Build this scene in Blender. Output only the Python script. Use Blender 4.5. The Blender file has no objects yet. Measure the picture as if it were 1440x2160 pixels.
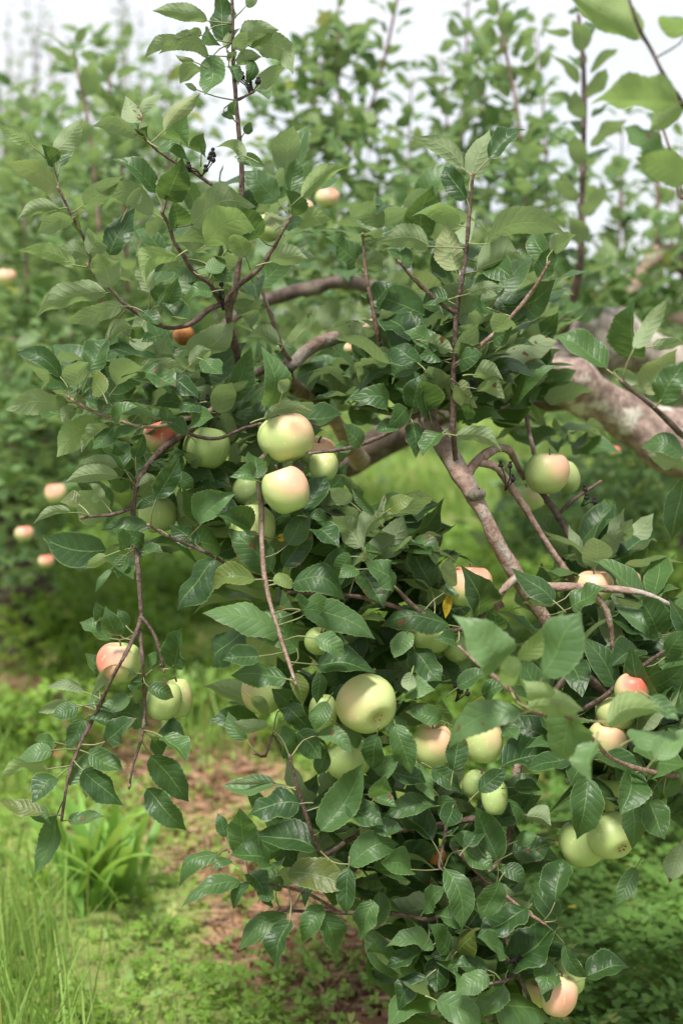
import bpy, math, random
import numpy as np
from mathutils import Vector, Matrix

R = math.radians
rng = np.random.default_rng(11)
random.seed(5)
scene = bpy.context.scene
COL = scene.collection

# ------------------------------------------------------------------ camera, sky, sun, exposure
CAM_H, PITCH, FPX = 1.25, R(8.0), 3000.0
CAM = Vector((0, 0, CAM_H))
FWD = Vector((0, math.cos(PITCH), -math.sin(PITCH)))
UPV = Vector((0, math.sin(PITCH), math.cos(PITCH)))
RGT = Vector((1, 0, 0))
cam = bpy.data.cameras.new('camera')
cam.sensor_fit = 'VERTICAL'; cam.sensor_height = 36; cam.sensor_width = 24; cam.lens = 50
cam.clip_start = 0.05; cam.clip_end = 500
cam.dof.use_dof = True; cam.dof.focus_distance = 1.9; cam.dof.aperture_fstop = 3.4
co = bpy.data.objects.new('camera', cam); COL.objects.link(co)
co.location = CAM; co.rotation_euler = (R(90) - PITCH, 0, 0)
scene.camera = co

SUN_EL, SUN_AZ = R(66), R(205)          # azimuth clockwise from +Y (behind-left of the camera)
sun_dir = Vector((math.sin(SUN_AZ) * math.cos(SUN_EL), math.cos(SUN_AZ) * math.cos(SUN_EL), math.sin(SUN_EL)))
world = bpy.data.worlds.new('World'); scene.world = world; world.use_nodes = True
wn = world.node_tree; wn.nodes.clear()
def wnode(t): return wn.nodes.new(t)
sky = wnode('ShaderNodeTexSky'); sky.sky_type = 'NISHITA'; sky.sun_disc = False
sky.sun_elevation = SUN_EL; sky.sun_rotation = SUN_AZ; sky.air_density = 1.0; sky.dust_density = 2.0
tc = wnode('ShaderNodeTexCoord')
mp = wnode('ShaderNodeMapping'); mp.inputs['Scale'].default_value = (1.2, 1.2, 3.0)
nz = wnode('ShaderNodeTexNoise'); nz.inputs['Scale'].default_value = 1.8; nz.inputs['Detail'].default_value = 5
rp = wnode('ShaderNodeValToRGB'); rp.color_ramp.elements[0].position = 0.30; rp.color_ramp.elements[1].position = 0.55
rp.color_ramp.elements[0].color = (.62, .62, .62, 1); rp.color_ramp.elements[1].color = (1, 1, 1, 1)
mx = wnode('ShaderNodeMix'); mx.data_type = 'RGBA'
mx.inputs[7].default_value = (5.5, 5.6, 6.0, 1)      # bright thin overcast
bg = wnode('ShaderNodeBackground'); bg.inputs['Strength'].default_value = 0.10
wo = wnode('ShaderNodeOutputWorld')
wn.links.new(tc.outputs['Generated'], mp.inputs[0]); wn.links.new(mp.outputs[0], nz.inputs['Vector'])
wn.links.new(nz.outputs[0], rp.inputs[0]); wn.links.new(rp.outputs[0], mx.inputs[0])
wn.links.new(sky.outputs[0], mx.inputs[6]); wn.links.new(mx.outputs[2], bg.inputs[0]); wn.links.new(bg.outputs[0], wo.inputs[0])
sl = bpy.data.lights.new('sun', 'SUN'); sl.energy = 3.8; sl.angle = R(14); sl.color = (1.0, .96, .9)
so = bpy.data.objects.new('sun', sl); COL.objects.link(so)
so.rotation_euler = (-sun_dir).to_track_quat('-Z', 'Y').to_euler(); so.location = (0, 0, 8)
vs = scene.view_settings; vs.view_transform = 'Standard'; vs.look = 'None'; vs.gamma = 1; vs.use_curve_mapping = False
vs.exposure = 0.94

# ------------------------------------------------------------------ helpers
def P(px, py, d):
    """photo pixel at depth d (metres along the lens axis) -> point in the place"""
    return CAM + d * (FWD + RGT * ((px - 720) / FPX) + UPV * ((1080 - py) / FPX))
def G(px, py):
    v = FWD + RGT * ((px - 720) / FPX) + UPV * ((1080 - py) / FPX)
    t = -CAM_H / v.z
    return CAM + v * t
def tag(o, label=None, cat=None, group=None, kind=None):
    if label: o['label'] = label
    if cat: o['category'] = cat
    if group: o['group'] = group
    if kind: o['kind'] = kind
    return o
def empty(name, loc):
    o = bpy.data.objects.new(name, None); COL.objects.link(o); o.location = loc; o.empty_display_size = .1
    return o
def link(name, me, parent=None, loc=None):
    o = bpy.data.objects.new(name, me); COL.objects.link(o)
    if parent: o.parent = parent
    if loc is not None: o.location = loc
    return o
def mesh(name, v, f, mats, uv=None, tint=None, mi=None, smooth=True):
    """v (n,3), f list/array of faces; uv, tint given per vertex"""
    me = bpy.data.meshes.new(name)
    me.from_pydata(np.asarray(v, float).tolist(), [], f if isinstance(f, list) else f.tolist())
    fin(me, mats, uv, tint, mi, smooth)
    return me
def fin(me, mats, uv, tint, mi, smooth):
    for m in mats: me.materials.append(m)
    if uv is not None:
        l = me.uv_layers.new(name='UVMap')
        vi = np.empty(len(me.loops), np.int32); me.loops.foreach_get('vertex_index', vi)
        l.data.foreach_set('uv', np.asarray(uv, np.float32)[vi].ravel())
    if tint is not None:
        a = me.attributes.new('tint', 'FLOAT_COLOR', 'POINT')
        t = np.ones((len(me.vertices), 4), np.float32); t[:, :3] = tint
        a.data.foreach_set('color', t.ravel())
    if mi is not None: me.polygons.foreach_set('material_index', np.asarray(mi, np.int32))
    if smooth: me.polygons.foreach_set('use_smooth', np.ones(len(me.polygons), bool))
    me.update()
def bigmesh(name, v, f, mats, uv=None, tint=None, smooth=True):
    """fast build, all faces with the same number of corners"""
    v = np.asarray(v, np.float32); f = np.asarray(f, np.int32); n, k = f.shape
    me = bpy.data.meshes.new(name)
    me.vertices.add(len(v)); me.vertices.foreach_set('co', v.ravel())
    me.loops.add(n * k); me.loops.foreach_set('vertex_index', f.ravel())
    me.polygons.add(n); me.polygons.foreach_set('loop_start', np.arange(0, n * k, k, dtype=np.int32))
    me.update(calc_edges=True)
    fin(me, mats, uv, tint, None, smooth)
    return me

# ------------------------------------------------------------------ materials
class NT:
    def __init__(s, name):
        s.m = bpy.data.materials.new(name); s.m.use_nodes = True; s.t = s.m.node_tree; s.t.nodes.clear()
        s.out = s.n('ShaderNodeOutputMaterial')
    def n(s, t, **k):
        o = s.t.nodes.new(t)
        for a, b in k.items(): setattr(o, a, b)
        return o
    def put(s, sock, v):
        if hasattr(v, 'is_output') or isinstance(v, bpy.types.NodeSocket): s.t.links.new(v, sock)
        elif isinstance(v, (tuple, list)) and len(v) == 3 and sock.type == 'RGBA': sock.default_value = (*v, 1)
        else: sock.default_value = v
    def math(s, op, a, b=None, c=None, clamp=False):
        o = s.n('ShaderNodeMath', operation=op, use_clamp=clamp)
        s.put(o.inputs[0], a)
        if b is not None: s.put(o.inputs[1], b)
        if c is not None: s.put(o.inputs[2], c)
        return o.outputs[0]
    def mix(s, f, a, b, mode='MIX'):
        o = s.n('ShaderNodeMix', data_type='RGBA', blend_type=mode)
        s.put(o.inputs[0], f); s.put(o.inputs[6], a); s.put(o.inputs[7], b)
        return o.outputs[2]
    def step(s, x, lo, hi, a=0., b=1.):
        o = s.n('ShaderNodeMapRange', interpolation_type='SMOOTHSTEP')
        s.put(o.inputs[0], x); s.put(o.inputs[1], lo); s.put(o.inputs[2], hi); s.put(o.inputs[3], a); s.put(o.inputs[4], b)
        return o.outputs[0]
    def noise(s, scale, detail=3, rough=.55, vec=None, stretch=None):
        o = s.n('ShaderNodeTexNoise'); o.inputs['Scale'].default_value = scale
        o.inputs['Detail'].default_value = detail; o.inputs['Roughness'].default_value = rough
        if vec is None: vec = s.n('ShaderNodeTexCoord').outputs['Object']
        if stretch:
            m = s.n('ShaderNodeMapping'); m.inputs['Scale'].default_value = stretch; s.put(m.inputs[0], vec); vec = m.outputs[0]
        s.put(o.inputs['Vector'], vec)
        return o.outputs[0]
    def attr(s, name):
        o = s.n('ShaderNodeAttribute', attribute_name=name)
        sp = s.n('ShaderNodeSeparateColor'); s.t.links.new(o.outputs['Color'], sp.inputs[0])
        return sp.outputs
    def bump(s, h, strength, dist):
        o = s.n('ShaderNodeBump'); o.inputs['Strength'].default_value = strength; o.inputs['Distance'].default_value = dist
        s.put(o.inputs['Height'], h); return o.outputs[0]
    def bsdf(s, col, rough, spec=.5, normal=None, transl=0, tcol=None, coat=0):
        p = s.n('ShaderNodeBsdfPrincipled'); s.put(p.inputs['Base Color'], col); s.put(p.inputs['Roughness'], rough)
        s.put(p.inputs['Specular IOR Level'], spec)
        if coat: p.inputs['Coat Weight'].default_value = coat; p.inputs['Coat Roughness'].default_value = .3
        if normal is not None: s.put(p.inputs['Normal'], normal)
        sh = p.outputs[0]
        if transl:
            t = s.n('ShaderNodeBsdfTranslucent'); s.put(t.inputs[0], tcol if tcol is not None else col)
            if normal is not None: s.put(t.inputs['Normal'], normal)
            m = s.n('ShaderNodeMixShader'); s.put(m.inputs[0], transl)
            s.t.links.new(sh, m.inputs[1]); s.t.links.new(t.outputs[0], m.inputs[2]); sh = m.outputs[0]
        s.t.links.new(sh, s.out.inputs[0])
        return s.m

def leaf_mat(name, dark, mid, under, transl=.35):
    t = NT(name)
    uvn = t.n('ShaderNodeUVMap', uv_map='UVMap')
    sx = t.n('ShaderNodeSeparateXYZ'); t.t.links.new(uvn.outputs[0], sx.inputs[0])
    s, u = sx.outputs[0], sx.outputs[1]
    v = t.math('ABSOLUTE', t.math('MULTIPLY_ADD', u, 2., -1.))
    tt = t.math('MULTIPLY', t.math('ADD', t.math('MULTIPLY_ADD', v, -.20, s), t.math('MULTIPLY', t.noise(28, 2), .12)), t.math('MULTIPLY_ADD', t.attr('tint')[0], 3., 6.5))
    fr = t.math('MULTIPLY', t.math('ABSOLUTE', t.math('SUBTRACT', t.math('FRACT', tt), .5)), 2.)
    vein = t.step(fr, .80, .99)
    vein = t.math('MULTIPLY', vein, t.step(v, 1.0, .55))
    midr = t.step(v, .065, .015)
    tn = t.attr('tint')
    blot = t.noise(45, 4)
    base_u = t.mix(t.math('MULTIPLY_ADD', blot, .5, t.math('MULTIPLY_ADD', tn[0], .9, -.2), clamp=True), dark, mid)
    base_u = t.mix(t.math('MAXIMUM', t.math('MULTIPLY', vein, .16), t.math('MULTIPLY', midr, .55)), base_u, (.17, .28, .08))
    base_l = t.mix(t.math('MAXIMUM', t.math('MULTIPLY', vein, .30), t.math('MULTIPLY', midr, .6)), t.mix(t.math('MULTIPLY', blot, .6), under, tuple(c * .72 for c in under)), (.36, .45, .20))
    bf = t.n('ShaderNodeNewGeometry').outputs['Backfacing']
    col = t.mix(bf, base_u, base_l)
    col = t.mix(t.step(v, .90, .985, 0, .45), col, (.24, .33, .14))
    yel = t.math('MULTIPLY', tn[1], t.step(t.math('MULTIPLY_ADD', blot, .6, t.math('MULTIPLY', v, .5)), .2, .55, .55, 1.))
    col = t.mix(yel, col, (.62, .42, .03))
    edge = t.math('MULTIPLY', tn[2], t.step(t.math('ADD', t.math('MAXIMUM', v, s), t.math('MULTIPLY', blot, .35)), 1.08, 1.2))
    spot = t.math('MULTIPLY', tn[2], t.step(t.noise(70, 1), .66, .70))
    col = t.mix(t.math('MAXIMUM', edge, spot), col, (.13, .065, .03))
    pillow = t.math('SUBTRACT', t.math('SUBTRACT', 1., t.math('POWER', fr, 3.)), t.math('MULTIPLY', midr, .8))
    h = t.math('ADD', t.math('MULTIPLY', pillow, .46), t.math('ADD', t.math('MULTIPLY', t.noise(260, 2), .45), t.math('MULTIPLY', t.noise(85, 2), .9)))
    nrm = t.bump(h, .50, .0018)
    rough = t.math('ADD', t.math('MULTIPLY_ADD', bf, .25, .34), t.math('MULTIPLY', blot, .18))
    tcol = t.mix(.55, col, (.22, .35, .07))
    return t.bsdf(col, rough, t.math('MULTIPLY_ADD', bf, -.2, .39), nrm, transl, tcol)
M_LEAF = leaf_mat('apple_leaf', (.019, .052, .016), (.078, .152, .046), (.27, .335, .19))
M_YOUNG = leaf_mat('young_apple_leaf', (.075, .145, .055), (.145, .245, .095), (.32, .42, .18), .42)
M_LEAFBG = leaf_mat('apple_leaf_far_lit', (.060, .128, .038), (.165, .268, .092), (.30, .39, .19), .42)  # far copy of the leaf colours, lightened to stand for light passing through
def plain(name, col, rough=.6, transl=0, tcol=None, var=.35, spec=.3):
    t = NT(name); tn = t.attr('tint')
    c = t.mix(t.math('MULTIPLY', tn[0], 1.), tuple(x * (1 - var) for x in col), tuple(x * (1 + var) for x in col))
    c = t.mix(tn[1], c, (.45, .36, .12))
    return t.bsdf(c, rough, spec, None, transl, tcol)
M_PET = plain('leaf_stalk', (.19, .20, .09), .5)
M_GRASS = plain('grass_blade', (.20, .32, .075), .55, .35, (.34, .48, .08))
M_WEED = plain('weed_leaf', (.17, .29, .05), .5, .38, (.34, .50, .07))
M_CLUMP = plain('broad_weed_blade', (.17, .33, .065), .5, .4, (.34, .52, .08))
M_CLOVER = plain('clover_leaf', (.095, .185, .035), .5, .30, (.24, .38, .05))
M_STRAW = plain('dry_straw', (.33, .21, .13), .85)
M_FLOWER = plain('yellow_flower', (.75, .55, .02), .6, .2)
M_DRY = plain('dried_blossom', (.02, .017, .015), .8)

def bark(name, c1, c2, lichen, amt, sc=60, rough=.75):
    t = NT(name)
    n1 = t.noise(sc, 5, .65); n2 = t.noise(sc * .35, 4); n3 = t.noise(sc * 2.2, 3, .6, None, (1, 1, .35))
    c = t.mix(t.step(n1, .35, .68), c1, c2)
    c = t.mix(t.math('MULTIPLY', t.step(n2, .52, .66), amt), c, lichen)
    c = t.mix(t.step(n3, .62, .72, 0, .6), c, tuple(x * .45 for x in c1))
    h = t.math('ADD', t.math('MULTIPLY', n1, .6), t.math('MULTIPLY', n3, .7))
    return t.bsdf(c, rough, .3, t.bump(h, .8, .008))
M_TWIG = bark('twig_bark', (.075, .045, .038), (.16, .105, .085), (.22, .17, .15), .4, 110, .6)
M_SHOOT = bark('young_shoot_bark', (.17, .095, .075), (.27, .18, .14), (.33, .27, .24), .5, 110, .55)
M_BRANCH = bark('branch_bark', (.20, .125, .095), (.33, .235, .19), (.36, .33, .29), .7, 70)
M_LIMB = bark('limb_bark', (.15, .10, .085), (.37, .27, .23), (.54, .50, .44), 1., 52)
M_OLD = bark('old_bark', (.15, .12, .10), (.42, .36, .31), (.50, .48, .41), .9, 34)
M_DARKB = bark('dark_bark', (.045, .032, .026), (.12, .085, .065), (.20, .18, .14), .5, 40)

def apple_mat():
    t = NT('apple_skin')
    tn = t.attr('tint')           # r blush, g russet at the ends, b yellowness
    streak = t.noise(16, 4, .6); fine = t.noise(330, 2)
    green = t.mix(t.math('MULTIPLY_ADD', t.noise(14, 2), .4, t.math('MULTIPLY', tn[2], .8), clamp=True), (.27, .40, .125), (.44, .50, .20))
    bl = t.math('MULTIPLY_ADD', streak, .7, t.math('SUBTRACT', tn[0], .38))
    col = t.mix(t.step(bl, .08, .85, 0, .85), green, (.72, .37, .27))
    col = t.mix(t.step(bl, .75, 1.35, 0, .9), col, (.58, .11, .07))
    col = t.mix(t.step(t.noise(150, 1), .64, .69, 0, .35), col, (.60, .60, .36))
    col = t.mix(t.step(t.noise(38, 4, .7), .56, .74, 0, .30), col, (.40, .33, .12))
    col = t.mix(t.math('MULTIPLY', tn[1], t.step(streak, .3, .7, .35, 1.)), col, (.30, .20, .06))
    spot = t.step(t.noise(26, 1), .73, .745)
    col = t.mix(t.math('MULTIPLY', spot, .8), col, (.14, .05, .03))
    return t.bsdf(col, t.math('MULTIPLY_ADD', fine, .12, .38), .42, t.bump(fine, .05, .001))
M_APPLE = apple_mat()
M_ROT = bark('rotten_apple_skin', (.35, .12, .03), (.45, .20, .06), (.30, .10, .04), .6, 40, .5)

# ------------------------------------------------------------------ ground
def hgt(x, y):
    return .030 * np.sin(1.7 * x + .4) * np.cos(1.3 * y) + .018 * np.sin(4.1 * x + 2.2 * y) + .010 * np.sin(9.3 * x - 7.1 * y + 1)
def fbm(x, y, s=1., seed=0):
    o = np.zeros_like(x); a = 1.
    for i in range(5):
        th = 1.1 * i + seed * .77
        xx = (x * math.cos(th) + y * math.sin(th)) * s; yy = (-x * math.sin(th) + y * math.cos(th)) * s
        o = o + a * np.sin(xx * 2.1 + 1.3 * np.sin(yy * 1.7 + i + seed)) * np.sin(yy * 1.9 + seed * 2 + 1.1 * np.sin(xx * 1.3 + i))
        a *= .62; s *= 1.9
    return o
STRIP = [G(*p) for p in ((1010, 2420), (880, 2250), (740, 2080), (600, 1930), (520, 1800), (400, 1680), (200, 1540), (40, 1445), (-250, 1390), (-700, 1330))]
def soil(x, y):
    """1 on the bare strip of soil, 0 in the grass"""
    best = np.full(np.shape(x), 9.)
    for a, b in zip(STRIP[:-1], STRIP[1:]):
        dx, dy = b.x - a.x, b.y - a.y
        t = np.clip(((x - a.x) * dx + (y - a.y) * dy) / (dx * dx + dy * dy), 0, 1)
        best = np.minimum(best, np.hypot(x - a.x - t * dx, y - a.y - t * dy))
    w = .19 + .12 * fbm(x, y, 1.6, 3)
    return np.clip((w - best) / .16 + .5, 0, 1)
xs = np.concatenate([-np.geomspace(200, 3.2, 26), np.arange(-3, 3.01, .035), np.geomspace(3.2, 200, 26)])
ys = np.concatenate([[-60, -25, -10, -4, -1, 0, .6, 1.2], np.arange(1.6, 8, .035), np.geomspace(8.1, 300, 50)])
gx, gy = np.meshgrid(xs, ys); nx, ny = len(xs), len(ys)
near = np.clip((12 - np.hypot(gx, gy)) / 6, 0, 1)
gz = hgt(gx, gy) * near + .004 * fbm(gx, gy, 2.6, 5) * near
idx = np.arange(nx * ny).reshape(ny, nx)
gf = np.stack([idx[:-1, :-1], idx[:-1, 1:], idx[1:, 1:], idx[1:, :-1]], -1).reshape(-1, 4)
t = NT('ground_soil'); sm = t.attr('tint')[0]
n1 = t.noise(7, 6, .65); n2 = t.noise(130, 4, .7); n3 = t.noise(420, 2, .6, None, (1, .3, 1))
soilc = t.mix(t.step(n1, .35, .65), (.26, .130, .082), (.35, .190, .122))
soilc = t.mix(t.step(n3, .50, .70, 0, .40), soilc, (.50, .36, .22)); soilc = t.mix(t.step(n2, .56, .74, 0, .45), soilc, (.12, .065, .04))
grassc = t.mix(t.step(n1, .35, .65), (.12, .19, .045), (.20, .31, .07)); grassc = t.mix(t.step(n2, .42, .62, 0, .75), grassc, (.24, .16, .09))
M_GROUND = t.bsdf(t.mix(sm, grassc, soilc), .9, .15, t.bump(t.math('ADD', n2, t.math('MULTIPLY', n3, .5)), .6, .008))
gm = bigmesh('ground', np.stack([gx, gy, gz], -1).reshape(-1, 3), gf, [M_GROUND], None, np.repeat(soil(gx, gy).reshape(-1, 1), 3, 1))
tag(link('ground', gm), kind='structure')

# ------------------------------------------------------------------ leaf geometry
def leaf_grid(ns, nu, teeth=True):
    s = np.linspace(0, 1, ns + 1); u = np.linspace(-1, 1, nu + 1)
    S, U = np.meshgrid(s, u, indexing='ij')
    ii = np.arange((ns + 1) * (nu + 1)).reshape(ns + 1, nu + 1)
    F = np.stack([ii[:-1, :-1], ii[1:, :-1], ii[1:, 1:], ii[:-1, 1:]], -1).reshape(-1, 4)
    q = np.clip((s - .72) / .28, 0, 1); hw = s ** .56 * (1 - s) ** .78 * (1 - .5 * q * q * (3 - 2 * q)); hw = hw / hw.max()
    hw = np.maximum(hw, .012)
    if teeth: hw = hw * (1 + .030 * np.where(np.arange(ns + 1) % 2 == 0, 1, -1) * (hw > .15))
    return S.ravel(), U.ravel(), F, np.repeat(hw, nu + 1)
LG_HI = leaf_grid(24, 4); LG_MID = leaf_grid(9, 2, False); LG_LO = leaf_grid(5, 2, False)
def leaf_points(g, L, W, arch, fold, bow, wave, ph, twist, curl):
    """local x along the midrib, y across, z upper side; arrays broadcast over leaves (n,1)"""
    S, U, F, HW = g
    y0 = U * HW * W * .5
    z = fold * np.abs(y0) + wave * W * np.sin(2 * np.pi * (2.1 * S) + ph + 1.9 * np.sign(U)) * U ** 2 * HW
    z = z - curl * (np.abs(U) ** 2.2) * HW * W
    tw = twist * (S - .35)
    y = y0 * np.cos(tw) - z * np.sin(tw); z = y0 * np.sin(tw) + z * np.cos(tw)
    z = z + .05 * W * np.sin(2 * np.pi * 1.3 * S + ph * 1.7)
    x = S * L + 0 * y0
    z = z + arch * L * (4 * S * (1 - S)) * .5 - arch * L * .35 * S ** 3
    y = y + bow * (4 * S * (1 - S))
    return x, y, z
def batch_leaves(name, B, D, N, L, W, mats, g=LG_LO, tint=None, arch=None, org=None):
    """one mesh of many leaves: bases B, directions D, upper normals N (n,3)"""
    B = np.asarray(B, float); D = np.asarray(D, float); N = np.asarray(N, float); n = len(B)
    D = D / np.linalg.norm(D, axis=1, keepdims=True)
    N = N - (N * D).sum(1, keepdims=True) * D; N = N / (np.linalg.norm(N, axis=1, keepdims=True) + 1e-9)
    C = np.cross(N, D)
    c = lambda a: np.asarray(a, float).reshape(-1, 1) * np.ones((n, 1))
    if arch is None: arch = rng.normal(.12, .16, n)
    x, y, z = leaf_points(g, c(L), c(W), c(arch), c(rng.uniform(.05, .5, n)), c(rng.normal(0, .006, n)), c(rng.uniform(0, .12, n)), c(rng.uniform(0, 6.3, n)), c(rng.normal(0, .5, n)), c(rng.uniform(-.05, .14, n)))
    V = B[:, None] + x[..., None] * D[:, None] + y[..., None] * C[:, None] + z[..., None] * N[:, None]
    if org is not None: V = V - np.asarray(org)
    S, U, F, HW = g; k = len(S)
    FF = (F[None] + (np.arange(n) * k)[:, None, None]).reshape(-1, 4)
    uv = np.tile(np.stack([S, U * .5 + .5], -1), (n, 1))
    if tint is None: tint = np.stack([rng.uniform(0, 1, n), (rng.random(n) < .01) * .3, (rng.random(n) < .12) * 1.], -1)
    return bigmesh(name, V.reshape(-1, 3), FF, mats, uv, np.repeat(tint, k, 0))

# ------------------------------------------------------------------ branches
def spline(pts, rad, step):
    pts = [np.array(p, float) for p in pts]; pts = [2 * pts[0] - pts[1]] + pts + [2 * pts[-1] - pts[-2]]
    rad = [rad[0]] + list(rad) + [rad[-1]]
    out, rr = [], []
    for i in range(1, len(pts) - 2):
        p0, p1, p2, p3 = pts[i - 1:i + 3]
        n = max(2, int(np.linalg.norm(p2 - p1) / step))
        for k in range(n):
            t = k / n
            out.append(.5 * (2 * p1 + (p2 - p0) * t + (2 * p0 - 5 * p1 + 4 * p2 - p3) * t * t + (3 * p1 - p0 - 3 * p2 + p3) * t ** 3))
            rr.append(rad[i] + (rad[i + 1] - rad[i]) * t)
    out.append(pts[-2]); rr.append(rad[-2])
    return np.array(out), np.array(rr)
def tube_arrays(c, r, sides, rough=.08, knots=0):
    n = len(c); tg = np.gradient(c, axis=0); tg /= np.linalg.norm(tg, axis=1, keepdims=True) + 1e-9
    ref = np.array([.3, .2, .93]); 
    if abs(tg[0] @ ref) > .9: ref = np.array([1., 0, 0])
    a = np.cross(tg, ref); a /= np.linalg.norm(a, axis=1, keepdims=True) + 1e-9
    b = np.cross(tg, a)
    th = np.linspace(0, 2 * np.pi, sides, endpoint=False)
    rr = r[:, None] * (1 + rough * rng.normal(size=(n, sides)) * .6 + rough * 1.5 * np.sin(th * 2 + np.arange(n)[:, None] * .5))
    for _ in range(knots):
        i0 = rng.integers(1, n - 1); s0 = rng.uniform(0, 6.3)
        dd = np.linalg.norm(c - c[i0], axis=1)[:, None] / (r[i0] * 1.2)
        rr = rr + r[i0] * .5 * np.exp(-dd ** 2) * np.clip(np.cos(th - s0), 0, 1) ** 2
    V = c[:, None] + rr[..., None] * (np.cos(th)[None, :, None] * a[:, None] + np.sin(th)[None, :, None] * b[:, None])
    ii = np.arange(n * sides).reshape(n, sides); jj = np.roll(ii, -1, 1)
    F = np.stack([ii[:-1], jj[:-1], jj[1:], ii[1:]], -1).reshape(-1, 4)
    V = np.concatenate([V.reshape(-1, 3), c[:1], c[-1:]]); e0, e1 = n * sides, n * sides + 1
    F = F.tolist() + [[e0, int(jj[0, k]), int(ii[0, k])] for k in range(sides)] + [[e1, int(ii[-1, k]), int(jj[-1, k])] for k in range(sides)]
    return V, F
def tube(name, pts, rad, mat, parent, sides=8, step=None, rough=.08, knots=0):
    step = step or max(.006, min(rad) * 2.2, max(rad) * .8)
    c, r = spline(pts, rad, step)
    V, F = tube_arrays(c, r, sides, rough, knots)
    org = np.array(pts[0], float)
    me = mesh(name, V - org, F, [mat])
    pl = np.array(parent.location) if parent else 0
    o = link(name, me, parent, (org - pl).tolist())
    return o, c, r

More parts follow.
